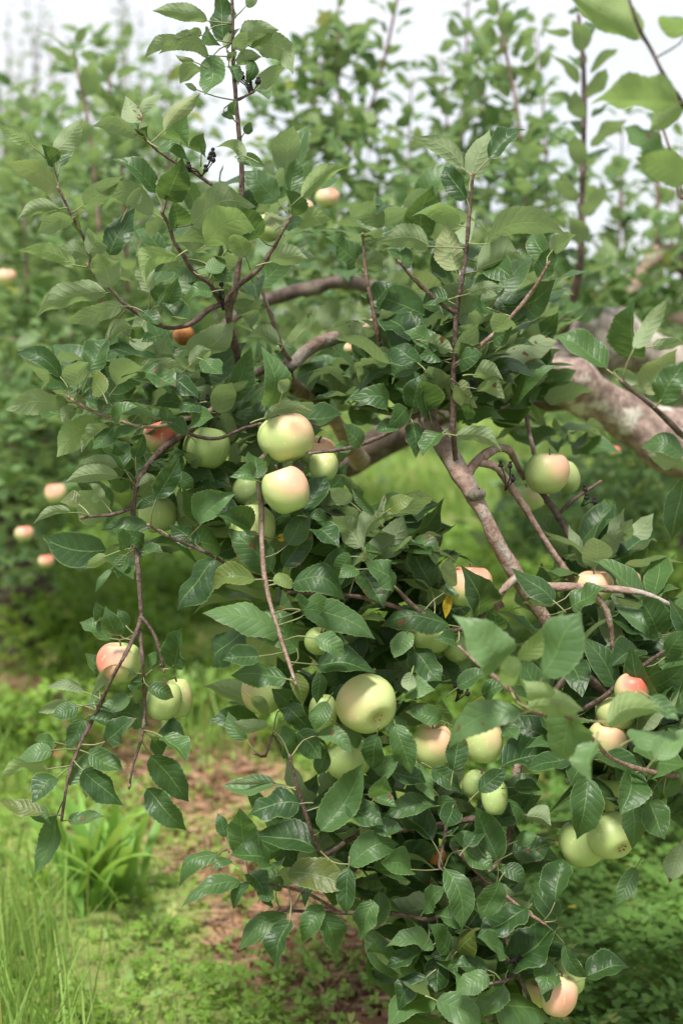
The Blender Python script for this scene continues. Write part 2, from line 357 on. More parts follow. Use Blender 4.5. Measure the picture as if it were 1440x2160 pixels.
# ------------------------------------------------------------------ the foreground apple tree
TREE = Vector((1.18, 3.15, 0))
tree = empty('apple_tree', TREE)
tag(tree, 'foreground apple tree, sharp drooping leafy branches laden with pale green apples', 'tree', 'apple trees of the orchard')
ATT = []            # where stalks may join: (point)
D0 = 1.9
BR = """
old_limb O 14 | 1620 1100 3.1 85 | 1500 960 3.0 60 | 1440 930 2.95 58 | 1385 910 2.92 54 | 1330 885 2.9 44 | 1240 838 2.85 39 | 1150 798 2.8 35 | 1060 770 2.7 30 | 990 745 2.6 20
limb K 10 | 1200 830 2.95 30 | 1080 850 2.95 30 | 930 862 2.9 30 | 830 912 2.9 30 | 740 975 2.92 28 | 640 1030 2.95 20 | 520 1060 3.0 14
limb D 12 | 1660 1080 3.15 62 | 1560 900 3.35 50 | 1450 790 3.5 42 | 1370 745 3.5 38 | 1300 724 3.5 54 | 1240 716 3.48 50 | 1190 735 3.45 32 | 1110 790 3.4 18
limb B 10 | 1160 800 2.78 24 | 1050 775 2.6 22 | 960 800 2.35 22 | 900 868 2.1 20 | 938 945 2.02 19 | 972 1000 1.99 18 | 1003 1052 1.97 17 | 1040 1125 1.97 16 | 1075 1195 1.97 15 | 1110 1248 1.97 15 | 1145 1300 1.98 13 | 1190 1370 2.0 12 | 1218 1408 2.0 12 | 1255 1445 2.02 10 | 1310 1500 2.05 7
branch B 8 | 982 1012 1.99 12 | 995 985 2.0 11 | 1020 962 2.02 10 | 1050 945 2.05 9 | 1075 952 2.07 8 | 1092 985 2.1 6 | 1105 1010 2.12 5
branch B 8 | 1012 975 2.01 9 | 1050 990 2.02 8 | 1085 1040 2.04 8 | 1115 1085 2.05 7 | 1155 1150 2.05 7 | 1195 1208 2.05 7 | 1225 1245 2.05 6
branch T 8 | 1125 1010 2.1 6 | 1150 1050 2.1 7 | 1178 1090 2.1 6 | 1200 1130 2.1 6 | 1225 1170 2.1 4
branch B 8 | 1085 1205 1.97 10 | 1110 1230 1.97 10 | 1160 1238 1.97 9 | 1210 1238 1.96 9 | 1275 1242 1.95 8 | 1320 1245 1.94 7 | 1370 1256 1.93 6 | 1440 1290 1.92 4
branch B 8 | 1240 1240 1.96 7 | 1262 1262 1.96 7 | 1282 1300 1.96 6 | 1291 1350 1.97 5 | 1293 1400 1.97 4
branch B 8 | 1092 1215 1.96 10 | 1065 1240 1.95 9 | 1050 1268 1.95 8 | 1040 1310 1.97 6 | 1010 1380 1.98 5
branch B 8 | 1215 1408 2.0 9 | 1185 1440 2.0 8 | 1150 1490 2.0 8 | 1130 1555 2.0 8 | 1090 1620 2.0 8 | 1077 1690 2.0 8 | 1074 1760 2.0 7 | 1040 1830 1.97 5 | 990 1860 1.95 4
branch B 10 | 760 975 2.83 20 | 700 880 2.5 15 | 606 800 2.2 14 | 622 765 2.18 14 | 660 730 2.2 14 | 710 712 2.25 14 | 765 700 2.3 12 | 800 660 2.35 7
branch T 10 | 625 762 2.2 12 | 590 772 2.2 9 | 545 785 2.15 8 | 505 808 2.08 9 | 470 850 2.02 9 | 400 905 1.98 8 | 340 950 1.96 7 | 300 1000 1.94 6 | 283 1050 1.92 6 | 283 1110 1.92 6 | 290 1180 1.9 5.5 | 296 1260 1.9 5 | 296 1310 1.9 5 | 270 1370 1.845 4.5 | 240 1425 1.845 4.2 | 205 1500 1.89 4.2 | 170 1570 1.88 3.8 | 145 1640 1.87 3.5 | 130 1732 1.86 3
branch D 10 | 1050 790 2.9 20 | 900 650 3.0 16 | 745 597 2.95 14 | 650 608 2.9 14 | 560 635 2.85 13 | 500 665 2.8 11 | 440 720 2.75 7
branch T 8 | 505 808 2.08 8 | 500 745 2.02 8 | 486 690 1.98 8 | 484 650 1.96 8 | 500 590 1.95 7 | 508 470 1.94 6 | 510 360 1.93 5.5 | 504 280 1.92 5 | 497 200 1.92 4.5 | 492 120 1.92 4 | 491 50 1.91 3.5 | 489 -40 1.9 2.5
twig T 6 | 497 212 1.92 3 | 515 204 1.91 3 | 530 196 1.91 2
twig T 6 | 505 425 1.94 5 | 475 408 1.93 4.5 | 440 385 1.92 4 | 405 360 1.91 4 | 362 338 1.9 3.5 | 325 310 1.89 3.2 | 293 280 1.88 2.5
twig T 6 | 485 655 1.96 6 | 466 640 1.95 5 | 447 603 1.93 5 | 430 590 1.92 5 | 407 572 1.91 4.5 | 386 537 1.9 4.5 | 367 510 1.89 4 | 358 478 1.89 4 | 344 452 1.88 3
twig T 6 | 486 640 1.96 6 | 445 650 1.94 6 | 405 682 1.92 5.5 | 365 692 1.9 5 | 335 686 1.89 5 | 305 670 1.88 4.5 | 262 640 1.87 4.5 | 235 610 1.87 4 | 210 590 1.86 3.5 | 188 562 1.86 2.5
twig T 6 | 470 642 1.95 6 | 500 605 1.94 5.5 | 527 583 1.93 5.5 | 548 566 1.92 5 | 570 535 1.91 4.5 | 588 503 1.9 4 | 610 462 1.89 3
twig T 6 | 200 575 1.9 4 | 180 510 1.89 3.6 | 150 450 1.88 3.2 | 126 402 1.87 2.6
twig B 6 | 470 852 2.02 5 | 430 872 1.98 5 | 388 885 1.94 5 | 350 898 1.92 4.6 | 300 900 1.9 4.4 | 265 892 1.89 4.2 | 233 882 1.88 4 | 190 865 1.87 3.6 | 148 840 1.86 3
twig T 6 | 355 897 1.92 4 | 383 906 1.93 4 | 413 920 1.94 4 | 460 925 1.95 4 | 510 905 1.95 4 | 545 895 1.94 3
twig T 6 | 282 1070 1.92 4 | 240 1085 1.9 4 | 205 1088 1.89 3.4 | 178 1092 1.89 2.6
twig T 6 | 600 1230 1.97 5 | 540 1215 1.95 4 | 485 1193 1.93 4 | 440 1168 1.91 4 | 390 1146 1.9 3.6 | 350 1130 1.89 3.4 | 318 1110 1.88 2.8
twig T 6 | 296 1300 1.9 5 | 310 1315 1.9 4 | 326 1340 1.9 4 | 336 1370 1.9 3.6 | 345 1410 1.9 3
twig T 6 | 295 1330 1.9 4.2 | 301 1390 1.84 4 | 304 1450 1.88 4 | 305 1510 1.88 4 | 298 1560 1.87 3.6 | 282 1610 1.86 3.2 | 274 1655 1.86 2.6
twig B 6 | 700 880 2.5 10 | 560 960 2.0 6 | 545 1015 1.9 5.5 | 551 1060 1.88 5.5 | 552 1130 1.87 5.5 | 556 1200 1.86 5.5 | 567 1260 1.85 5 | 584 1320 1.84 4.6 | 605 1385 1.83 4.4 | 622 1437 1.82 3.6
twig T 6 | 1060 1275 1.96 6 | 960 1330 1.94 6 | 900 1300 1.93 5 | 860 1268 1.92 5 | 835 1240 1.91 4 | 800 1210 1.9 3
twig T 6 | 900 1300 1.93 5 | 760 1260 1.93 5 | 640 1250 1.93 5 | 605 1250 1.92 5
twig T 6 | 905 868 2.08 6 | 870 880 1.98 5.5 | 820 912 1.95 5 | 780 930 1.93 5 | 740 944 1.91 4.4 | 700 951 1.9 4 | 655 956 1.89 3
twig T 6 | 960 968 1.99 6 | 955 900 1.96 6.4 | 956 780 1.95 6 | 960 700 1.94 6 | 963 655 1.94 6 | 972 600 1.93 5 | 981 545 1.93 4.6 | 986 490 1.92 4.2 | 991 430 1.92 4 | 997 372 1.91 3
twig S 6 | 958 770 1.95 5 | 1002 738 1.93 4.6 | 1063 683 1.92 4.4 | 1107 633 1.92 4.2 | 1133 597 1.91 4 | 1154 560 1.9 3
twig T 6 | 962 662 1.94 5 | 935 645 1.93 4.6 | 897 612 1.92 4.2 | 865 580 1.91 3.4 | 845 556 1.9 2.6
twig S 6 | 830 800 2.1 5 | 805 745 2.08 5 | 795 700 2.06 4.6 | 784 640 2.05 4.4 | 772 580 2.04 4 | 765 500 2.03 3
twig S 6 | 620 770 2.18 5 | 596 735 2.16 5 | 580 690 2.15 4.6 | 562 640 2.14 4.2 | 546 590 2.13 3
twig S 6 | 1150 1060 2.1 4 | 1110 880 2.25 5 | 1108 780 2.3 5 | 1104 700 2.3 4.6 | 1110 650 2.3 3.6
twig T 6 | 1176 1086 2.1 4 | 1205 1058 2.1 4 | 1235 1036 2.12 3.6 | 1262 1018 2.13 2.6
twig T 6 | 1130 1545 2.0 6 | 1255 1482 1.92 5.5 | 1300 1446 1.9 5 | 1350 1408 1.88 4.6 | 1392 1378 1.87 4
twig S 6 | 1225 1520 1.95 5 | 1120 1500 1.66 5 | 1075 1455 1.56 5 | 1040 1425 1.64 4.5 | 1005 1398 1.8 4 | 972 1368 1.83 3
twig S 6 | 1440 1640 1.8 6 | 1360 1625 1.78 5.5 | 1290 1600 1.76 5 | 1250 1560 1.64 5 | 1180 1500 1.55 4
twig T 6 | 760 1760 1.95 6 | 730 1775 1.93 5.5 | 706 1792 1.91 5 | 680 1802 1.9 5 | 660 1762 1.88 4.6 | 643 1712 1.87 4.4 | 627 1660 1.86 4 | 612 1600 1.85 3
twig T 6 | 1075 1720 1.99 6 | 980 1730 1.97 6 | 860 1750 1.96 6 | 760 1760 1.95 6
twig T 6 | 1000 1850 1.95 5 | 920 1935 1.93 5 | 827 1927 1.92 4.6 | 717 1925 1.9 4.4 | 637 1922 1.89 3.6 | 594 1921 1.88 2.8
twig T 6 | 717 1924 1.9 3.6 | 655 1888 1.89 3.4 | 590 1868 1.88 3.2 | 528 1862 1.87 2.8
twig S 6 | 960 1790 1.95 5 | 1000 1833 1.92 5 | 1035 1865 1.9 4.8 | 1070 1893 1.89 4.6 | 1105 1921 1.88 4 | 1143 1945 1.87 3
twig T 6 | 1010 1850 1.94 5 | 1060 1960 1.93 5 | 1090 2050 1.92 5 | 1120 2120 1.92 4.5 | 1140 2200 1.92 4
twig T 6 | 1090 2050 1.92 4 | 1066 2068 1.88 4 | 1040 2074 1.87 3
twig T 6 | 935 1835 1.9 3 | 926 1828 1.91 3.4 | 932 1790 1.93 3.6 | 940 1745 1.95 4
twig T 6 | 600 1600 1.9 3 | 575 1550 1.9 3 | 560 1595 1.89 3 | 540 1590 1.88 2.4
twig D 6 | 1800 650 2.0 9 | 1600 420 1.5 7 | 1480 270 1.4 5.5 | 1440 220 1.38 5.2 | 1400 160 1.36 4.8 | 1375 110 1.36 4.5 | 1345 55 1.35 4 | 1320 -20 1.35 3
twig S 6 | 1480 270 1.4 4 | 1440 420 1.42 4 | 1416 330 1.42 3.6 | 1395 265 1.42 2.6
twig D 6 | 1620 1010 2.2 9 | 1500 975 1.8 7 | 1445 925 1.68 6.5 | 1400 880 1.66 6 | 1360 845 1.65 5.5 | 1312 806 1.64 4.4
branch T 7 | 1185 712 3.42 12 | 1202 650 3.35 9 | 1222 560 3.3 8 | 1226 420 3.3 7 | 1230 300 3.3 6.4 | 1230 150 3.3 5.6 | 1219 30 3.3 4.6
"""
MATS = {'O': M_OLD, 'L': M_LIMB, 'B': M_BRANCH, 'T': M_TWIG, 'S': M_SHOOT, 'D': M_DARKB}
TW = []                                     # (centre line, radii, name)
for ln in BR.strip().splitlines():
    head, *pp = ln.split('|'); nm, mk, sides = head.split()
    q = [list(map(float, p.split())) for p in pp]
    pts = [P(a, b, d) for a, b, d, r in q]; rad = [r * d / FPX for a, b, d, r in q]
    knob = {'old_limb': 12, 'limb': 5, 'branch': 3, 'twig': 2}[nm]
    mat = M_LIMB if nm == 'old_limb' else (M_DARKB if mk == 'K' else M_OLD if nm == 'limb' and mk == 'D' else MATS[mk])
    o, c, r = tube('limb' if nm == 'old_limb' else nm, pts, rad, mat, tree, int(sides) if nm != 'twig' else 6, None, .10 if 'limb' in nm else .07, knob)
    TW.append((c, r, nm)); ATT.append(c)
    if nm == 'twig':                          # the bud that ends the twig
        tg = c[-1] - c[-3]; tg = tg / np.linalg.norm(tg)
        bv, bf = tube_arrays(np.array([c[-1] + tg * q for q in (-.002, .001, .004, .007)]), np.array([.0014, .0025, .0022, .0006]), 6, .05)
        link('bud', mesh('bud', bv - np.array(pts[0]), bf, [M_SHOOT]), o)
    elif nm == 'limb' and mk == 'B':          # healed pruning scar
        k0, k1 = np.array(P(1000, 1046, 1.975)), np.array(P(1008, 1042, 1.955)); ax = k1 - k0
        cc = np.array([k0, k0 + ax * .6, k1, k1 + ax * .02, k1 - ax * .25, k1 - ax * .3])
        bv, bf = tube_arrays(cc, np.array([.0125, .0115, .0100, .0070, .0050, .0010]), 12, .10)
        link('knot', mesh('knot', bv - np.array(pts[0]), bf, [M_DARKB]), o)
tp = [TREE + Vector(p) for p in ((0, 0, -.1), (.02, .01, .18), (-.03, .0, .5), (-.05, -.05, .78), (-.16, -.03, 1.0))]
tube('trunk', tp, (.20, .155, .13, .125, .11), M_OLD, tree, 14, .05, .10, 8)
for q in (((-.05, -.05, .8), (.25, .1, 1.3), (.45, .2, 1.9), (.5, .2, 2.6)), ((-.05, 0, .8), (.1, -.35, 1.25), (.15, -.6, 1.8), (.1, -.75, 2.4)), ((0, 0, .7), (.5, -.2, 1.1), (1.0, -.4, 1.4), (1.5, -.5, 1.5))):
    o, c, r = tube('limb', [TREE + Vector(p) for p in q], (.075, .05, .035, .015), M_OLD, tree, 10, .05, .09, 4)
ATT = np.concatenate(ATT)

LEAVES = """
@1.92
438 44 322 26 34 l 12|472 88 462 -25 50 u|441 117 338 110 40 l 22|380 80 304 122 26 l 10|425 75 400 62 18 l|447 118 433 202 52 u -8|423 142 380 177 34 l 8|410 130 370 118 12 l|415 190 390 176 12 l|508 112 588 62 46 l 16 b|528 98 622 155 48 l 25|500 140 552 120 28 l 6|533 128 522 176 28 u|485 140 503 178 26 u|545 186 603 139 34 l|545 190 568 210 24 u|480 128 500 108 16 l|495 105 522 66 30 l|435 65 460 95 30 u|520 12 545 -20 25 l|488 240 502 212 22 u|468 240 495 250 14 u|515 280 534 260 20 u|475 100 505 60 20 l
@1.88
73 312 -5 262 30 l|118 322 175 250 42 l|130 402 12 343 52 l 8|112 345 90 305 35 u|125 350 148 300 38 u|178 432 262 375 42 l 10|287 258 265 204 44 l|298 245 345 197 22 l 8|290 285 198 263 34 l 8|300 285 312 268 25 u|347 275 423 197 36 l 8|382 303 390 250 58 u|333 312 398 338 26 u 6|425 325 428 282 38 u|328 405 243 330 40 u|352 420 385 335 66 u|355 415 372 365 44 l|325 450 203 396 46 l 14|270 440 300 392 25 l|375 478 368 425 48 u|125 440 38 462 30 l 10|155 458 78 488 35 l|160 480 178 445 55 u|232 538 285 437 52 u|520 330 455 310 30 l 8|500 335 560 350 26 u
@1.87
160 560 40 527 34 l 10|188 540 112 538 36 l 8|190 535 200 485 62 l|235 605 205 530 56 l|225 618 75 668 48 l 14|260 645 138 688 38 l 8|375 540 305 605 46 l 30|402 475 540 432 66 l 22|432 520 545 480 76 l 25|545 500 500 430 60 u|568 553 650 546 40 l 8|440 560 505 540 44 l|475 530 510 490 40 l 8|520 545 495 490 50 l|445 560 490 595 30 u|440 575 475 540 35 u|318 615 290 540 40 l|330 640 350 600 30 u|350 640 375 585 35 u|345 640 398 680 46 u|447 615 395 635 34 u 6|300 655 335 685 34 u|300 690 278 715 30 u|325 710 300 720 25 u|228 720 288 694 28 l 6
130 795 33 738 38 u 6|190 785 232 708 54 u|165 812 165 758 70 l|145 848 12 866 46 l 12|218 830 192 785 44 u|232 848 168 838 34 u|245 815 300 770 56 l 8|298 785 372 820 50 u 8|285 785 388 768 24 l 8|205 882 120 963 58 l 6|230 900 170 950 30 l|245 893 195 945 44 u -6|160 860 128 890 30 l|237 885 290 855 34 u|290 905 238 925 24 u|400 770 445 735 34 l|430 760 470 790 40 u|360 800 420 840 44 u|420 850 380 870 40 u|330 850 390 860 30 u 6
@1.90
262 988 218 932 52 u|285 968 305 912 30 u|250 1005 137 1020 36 l 14|250 985 160 985 25 l 8|330 1050 380 965 46 u|330 1010 290 1025 25 l|215 1055 190 1020 34 l|170 1065 130 1048 34 u|150 1080 72 1102 20 l 8|255 1065 275 1030 34 u|370 1000 410 1030 32 u|318 1112 212 1120 30 u 12|265 1155 240 1115 36 u|305 1150 270 1125 34 u|225 1172 180 1200 24 l|270 1170 248 1220 28 u|235 1200 200 1248 14 u|300 1165 345 1165 26 u|335 1050 285 1075 22 u|455 1180 372 1287 62 u|415 1150 360 1105 44 u|400 1130 470 1160 60 u|422 1108 495 1040 58 u 8|360 890 350 850 40 u|400 900 450 880 44 u 6|395 915 355 890 34 u
@1.89
235 1350 168 1308 34 u 0 b|250 1340 222 1283 40 u|208 1310 205 1272 28 u|268 1325 250 1285 25 u|205 1425 185 1378 34 u|288 1420 190 1460 28 l 12|365 1408 385 1325 54 u|312 1450 368 1470 34 u|310 1400 335 1380 26 u|300 1430 280 1460 30 u|175 1458 100 1450 24 l 8|195 1470 212 1500 34 u|218 1465 205 1495 24 u|150 1485 80 1500 28 l 0 b|165 1490 110 1510 36 u|178 1515 142 1587 36 u|185 1517 264 1545 30 u 8|235 1505 315 1530 48 u 8|275 1470 210 1495 34 u|225 1565 285 1515 50 u|328 1555 398 1570 36 u 8|345 1555 395 1605 44 u|320 1555 345 1590 40 u|318 1593 398 1692 60 u 4|310 1663 388 1755 52 u 8|120 1566 72 1560 32 u|110 1582 38 1598 36 u|103 1622 -3 1640 34 l 10|120 1640 68 1690 48 u|92 1714 -3 1690 34 u|140 1655 222 1567 36 u|190 1590 262 1630 46 u|175 1625 260 1698 56 u|170 1645 180 1685 30 l|120 1720 80 1840 44 u|145 1730 222 1722 28 u|60 1715 110 1740 34 u|270 1500 240 1540 40 u
@1.87
565 858 562 733 56 u|595 830 606 795 24 l|556 882 660 866 26 l 10|545 1010 528 950 44 u|560 1000 575 945 34 u|545 1015 490 1000 36 u|638 1085 690 1003 50 u|760 940 722 895 40 u|740 950 702 945 24 u|525 1120 460 1085 54 u|575 1205 483 1113 66 u|608 1150 650 1078 48 u|598 1195 660 1115 46 u|665 1120 715 1150 45 u|650 1090 690 1105 25 u|760 1155 700 1085 50 l|765 1160 840 1080 38 l 20|740 1060 695 1030 34 l|790 1085 740 1030 18 u|820 1075 870 1050 34 u|538 1222 440 1246 46 u 10|617 1222 578 1228 38 u|617 1230 728 1262 62 u 22|740 1170 708 1215 36 u|755 1200 715 1215 30 u|762 1205 810 1282 56 u|835 1240 775 1185 50 u|585 1135 612 1128 16 y
@1.83
590 1340 428 1293 60 u 14|590 1344 470 1302 22 l -6|520 1330 440 1405 68 u|545 1385 470 1390 44 u|630 1372 548 1287 62 u|640 1285 787 1350 62 u 22|605 1432 487 1425 48 u 8|620 1420 640 1490 34 u|668 1402 793 1412 54 u -4|665 1345 730 1385 40 u|690 1320 730 1385 30 u|655 1285 620 1260 36 u|640 1285 690 1260 40 u
@1.87
605 1490 580 1455 50 u|675 1420 668 1485 30 u|600 1488 658 1552 44 u 8|600 1530 612 1605 32 u|630 1545 680 1600 52 u|690 1580 670 1635 34 u|690 1480 660 1540 38 u|668 1548 745 1590 36 u 10|715 1530 760 1580 34 u|795 1550 785 1625 48 u|833 1528 866 1634 50 u 4|805 1640 845 1590 40 u|520 1560 482 1500 30 u -10|565 1530 490 1520 28 l -14|530 1470 570 1510 26 u|678 1752 768 1610 70 u -6
@1.86
580 1655 470 1658 40 u -8|583 1652 472 1652 11 l|590 1668 605 1672 18 y|632 1695 518 1725 62 u 10|518 1806 505 1703 62 u|475 1765 460 1715 26 u|668 1792 530 1768 62 u 10|570 1825 490 1800 60 u|458 1802 370 1865 34 u 8|485 1815 452 1830 30 u|507 1862 382 1912 38 u 14|525 1862 488 1918 24 u|525 1840 562 1885 44 u|580 1880 600 1805 42 u|607 1842 738 1880 66 u 14|545 1875 580 1895 30 u|605 1928 502 2003 44 u 10|612 1940 582 2045 44 u 6|680 1910 635 1985 44 u|680 1925 710 2012 54 u|735 1830 730 1930 40 u|738 1826 842 1775 60 u 10|728 1700 808 1740 56 u|790 1680 815 1640 44 u|790 1680 835 1700 30 u|785 1745 850 1750 36 u|785 1900 760 1985 48 u|790 1830 850 1860 60 u|550 1890 575 1915 26 u
@1.89
918 1700 808 1726 42 u 12|912 1772 850 1715 56 u|955 1700 940 1745 46 u|925 1680 962 1740 40 u|880 1610 915 1690 36 u|830 1630 900 1650 40 u|910 1620 975 1670 40 u|955 1625 970 1540 46 u|1055 1620 1165 1600 72 u 14|1010 1668 1068 1622 40 u|1085 1660 1140 1665 30 u|1110 1720 1075 1690 42 u|1110 1720 1165 1740 40 l|1048 1812 1000 1700 60 u|1080 1798 1168 1775 50 u -4|1085 1775 1130 1760 30 u|960 1760 1020 1785 34 u|985 1785 1020 1755 34 u|975 1790 1040 1835 44 u|938 1832 975 1962 54 u 12|1052 1858 1012 1938 50 u|1055 1833 1108 1862 34 u 8|1112 1918 1005 1975 50 u -4|1172 1900 1185 1810 62 u|1178 1935 1118 1868 46 u|1070 2045 1178 1950 84 u|1060 2010 1010 1975 50 u|895 1920 935 1870 40 u|975 1950 910 1925 40 u|800 1880 795 1960 40 u|870 1835 800 1820 55 u 8|915 1998 815 1993 40 u 10|890 2010 815 2040 30 u|945 2005 905 1950 46 u|960 2010 1005 1960 54 u|928 2015 918 2095 52 u|1028 2044 950 2046 36 u 8|1030 2055 958 2095 46 u|1062 2075 1003 2142 48 u|1040 2125 1160 2155 70 u 20|900 2060 835 2130 46 u 6|915 2100 815 2165 64 u 8|920 2110 1020 2175 60 u 10|1155 2030 1145 2095 60 u|1190 1990 1240 2065 30 u -8|1235 2062 1325 2035 52 u|1165 2075 1150 2115 25 u
@1.53
1050 1405 965 1302 88 u|1092 1390 1195 1285 44 u|1145 1425 1220 1290 88 u|1085 1450 1075 1385 50 l|1100 1505 940 1580 64 u 26|1160 1470 1105 1440 44 l|1110 1495 1230 1500 50 l 12|1205 1485 1190 1612 92 u|1280 1525 1400 1500 60 l 14|1370 1470 1430 1520 34 u|1255 1565 1240 1645 60 u|1330 1560 1400 1540 56 u|1380 1600 1442 1540 56 u
@1.93
1390 1350 1295 1275 40 u|1395 1345 1350 1255 60 u|1430 1340 1420 1270 44 u|1345 1370 1290 1400 60 u|1400 1390 1440 1330 44 u|1390 1390 1445 1420 40 u|1385 1420 1420 1470 40 u|1310 1400 1285 1440 40 u|1170 1270 1075 1200 44 u 6|1170 1275 1100 1275 30 l 10|1205 1282 1278 1240 56 u|1005 1300 985 1203 76 u|935 1250 1000 1225 34 u|1050 1330 1040 1280 44 u|945 1318 803 1312 54 u 6|860 1330 832 1390 46 u|870 1365 930 1440 56 u|868 1420 860 1460 30 l|910 1240 855 1135 56 u|870 1140 920 1190 50 u|960 1360 920 1345 34 u|1010 1400 985 1370 40 u|965 1450 1030 1415 34 u|1015 1465 1070 1440 40 u|850 1475 910 1450 50 u|930 1520 855 1500 40 u|940 1520 930 1475 40 u|1060 1530 1090 1560 40 u|950 1250 938 1305 18 y
@1.84
1240 1640 1217 1772 68 u|1335 1630 1310 1718 64 u|1330 1690 1335 1790 50 u|1370 1690 1400 1770 60 u|1435 1780 1410 1862 46 l|1340 1830 1300 1910 34 u|1350 1620 1390 1690 40 u|1400 1680 1440 1600 50 u|1230 1610 1200 1660 40 u|1290 1600 1330 1650 40 u
@1.65
1335 750 1335 638 74 u|1335 735 1410 632 34 l 8|1278 778 1170 703 50 u|1355 830 1425 735 66 l|1390 850 1442 760 60 u|1375 730 1450 725 25 l|1440 960 1350 940 44 u 10|1440 1010 1415 1138 56 u|1295 780 1350 810 30 l|1450 985 1365 960 30 l
@1.36
1352 80 1195 -15 70 l|1430 215 1245 228 72 l 22|1445 215 1370 275 50 l|1395 330 1308 265 54 u|1445 385 1340 330 62 l 8|1450 70 1395 30 60 l
@1.92
975 355 873 287 40 l 8|990 378 1032 273 50 l|1030 335 1108 270 40 u 6|985 420 935 350 46 u|970 475 868 450 44 l 14|960 570 940 470 56 l|1026 515 1195 490 56 l 18|1005 572 1110 557 56 l 20|905 520 797 515 50 l 14|850 565 835 510 46 u|1150 545 1120 490 45 u|1160 530 1215 495 36 l|1135 590 1165 520 40 u|920 620 870 570 50 l|1000 605 1060 590 30 u|985 620 1060 605 25 l 6|1030 560 1080 580 60 u|1030 650 995 635 40 u|945 632 890 640 36 u 8|925 735 850 700 40 u 10|880 765 820 730 50 u|885 775 822 810 46 u 8|930 760 885 750 34 u|900 720 955 740 30 l|965 770 1012 745 44 u|1000 790 1060 800 40 l 8|965 810 1005 860 44 l|990 850 985 885 30 u|1005 820 1065 840 34 l 10|870 860 890 790 44 u|905 870 885 800 60 u|872 890 878 966 40 u|930 915 890 960 40 u|960 918 1060 950 34 l 12|855 860 820 900 44 u|840 895 790 910 30 u|818 858 745 838 48 u 8|1075 700 1040 660 44 l|1040 720 1080 690 40 u
@2.06
805 720 880 640 60 l|825 800 775 750 60 l|752 558 688 498 60 u|755 570 810 540 44 l|785 650 835 595 46 u|805 480 735 435 50 l|800 500 760 490 50 l|612 405 625 333 38 u|585 425 515 358 56 u|615 455 600 400 45 u|635 415 733 348 36 l 6|625 475 700 465 40 l 14|590 480 560 445 44 l|600 475 640 465 30 u|530 690 500 660 50 l|590 725 520 710 34 l 8|605 720 660 655 20 l|770 735 685 700 44 l 12|795 830 770 765 60 l
"""
PET_V = []
def leaf_frame(px0, py0, px1, py1, d, side, dd, roll):
    B = P(px0, py0, d); T = P(px1, py1, d + dd)
    A = (T - B); L = A.length; A.normalize()
    tocam = (CAM - (B + T) / 2).normalized()
    per = A.cross(tocam).normalized()
    if (per.z if abs(per.z) > .15 else per.x) < 0: per = -per
    N = (1 if side == 'u' else -1) * math.cos(roll) * tocam + math.sin(roll) * per
    N = (N - N.dot(A) * A).normalized()
    return B, A, N, L, per
def hi_leaf(px0, py0, px1, py1, w, side, bow, d, yel=0., dam=0., mat=None):
    Lpx = math.hypot(px1 - px0, py1 - py0)
    dd = random.gauss(0, .22) * Lpx * d / FPX
    need = w / random.uniform(.50, .60)
    if need > Lpx: dd = (-1 if random.random() < .75 else 1) * min(math.sqrt(need ** 2 - Lpx ** 2), Lpx * 1.3) * d / FPX
    horiz = abs(px1 - px0) > abs(py1 - py0)
    roll = R(random.uniform(15, 42)) * (1 if horiz else random.choice((-.6, .6, 1)))
    B, A, N, L, per = leaf_frame(px0, py0, px1, py1, d, side, dd, roll)
    C = N.cross(A)
    W = min(w * d / FPX / math.cos(abs(roll)) * 1.06, L * .66 + .003)
    bw = bow * d / FPX
    bowy, bowz = bw * per.dot(C), bw * per.dot(N)
    x, y, z = leaf_points(LG_HI, L, W, random.gauss(.11, .15), random.uniform(.05, .85), bowy, random.uniform(.03, .14) * (1 if Lpx > 75 else .45), random.uniform(0, 6.3), random.gauss(0, .65), random.uniform(-.06, .16) if random.random() < .8 else random.uniform(.2, .36))
    S = LG_HI[0]; z = z + bowz * 4 * S * (1 - S)
    V = np.outer(x, A) + np.outer(y, C) + np.outer(z, N)
    tint = np.array([random.random(), yel, dam])
    F = LG_HI[2].tolist(); nb = len(V)
    # stalk to the nearest twig
    Bn = np.array(B); An = np.array(A)
    dist = np.linalg.norm(ATT - (Bn - An * .022), axis=1); k = int(dist.argmin())
    end = ATT[k] if np.linalg.norm(ATT[k] - Bn) < .055 else Bn - An * .018 + np.array([0, 0, -.004])
    mid = Bn - An * .45 * np.linalg.norm(end - Bn)
    cc, rr = spline([end - Bn, (mid * .3 + (end + Bn) * .35) - Bn, An * .004], [.0011, .0009, .0008], .008)
    PV, PF = tube_arrays(cc, rr, 4, 0)
    V2 = np.concatenate([V, PV]); F2 = F + [[i + nb for i in f] for f in PF]
    uv = np.concatenate([np.stack([S, LG_HI[1] * .5 + .5], -1), np.full((len(PV), 2), .5)])
    tt = np.concatenate([np.repeat(tint[None], nb, 0), np.repeat(np.array([[random.random(), 0, 0]]), len(PV), 0)])
    me = mesh('leaf', V2, F2, [mat or M_LEAF, M_PET], uv, tt, [0] * len(F) + [1] * len(PF))
    return link('leaf', me, tree, B - TREE)
nleaf = 0; depth = D0
for ln in LEAVES.strip().splitlines():
    if ln[0] == '@': depth = float(ln[1:]); continue
    for q in ln.split('|'):
        a = q.split(); x0, y0, x1, y1, w = map(float, a[:5]); sd = a[5]; bow = float(a[6]) if len(a) > 6 else 0.
        d = depth + random.gauss(0, .022)
        o = hi_leaf(x0, y0, x1, y1, w, 'u' if sd == 'y' else sd, bow, d, 1. if sd == 'y' else (.10 if random.random() < .04 else 0.), 1. if ('b' in a or random.random() < .12) else 0., M_YOUNG if depth < 1.6 or random.random() < .10 else None)
        if sd == 'y': o['label'] = 'yellowed leaf'
        nleaf += 1
print('traced leaves', nleaf)

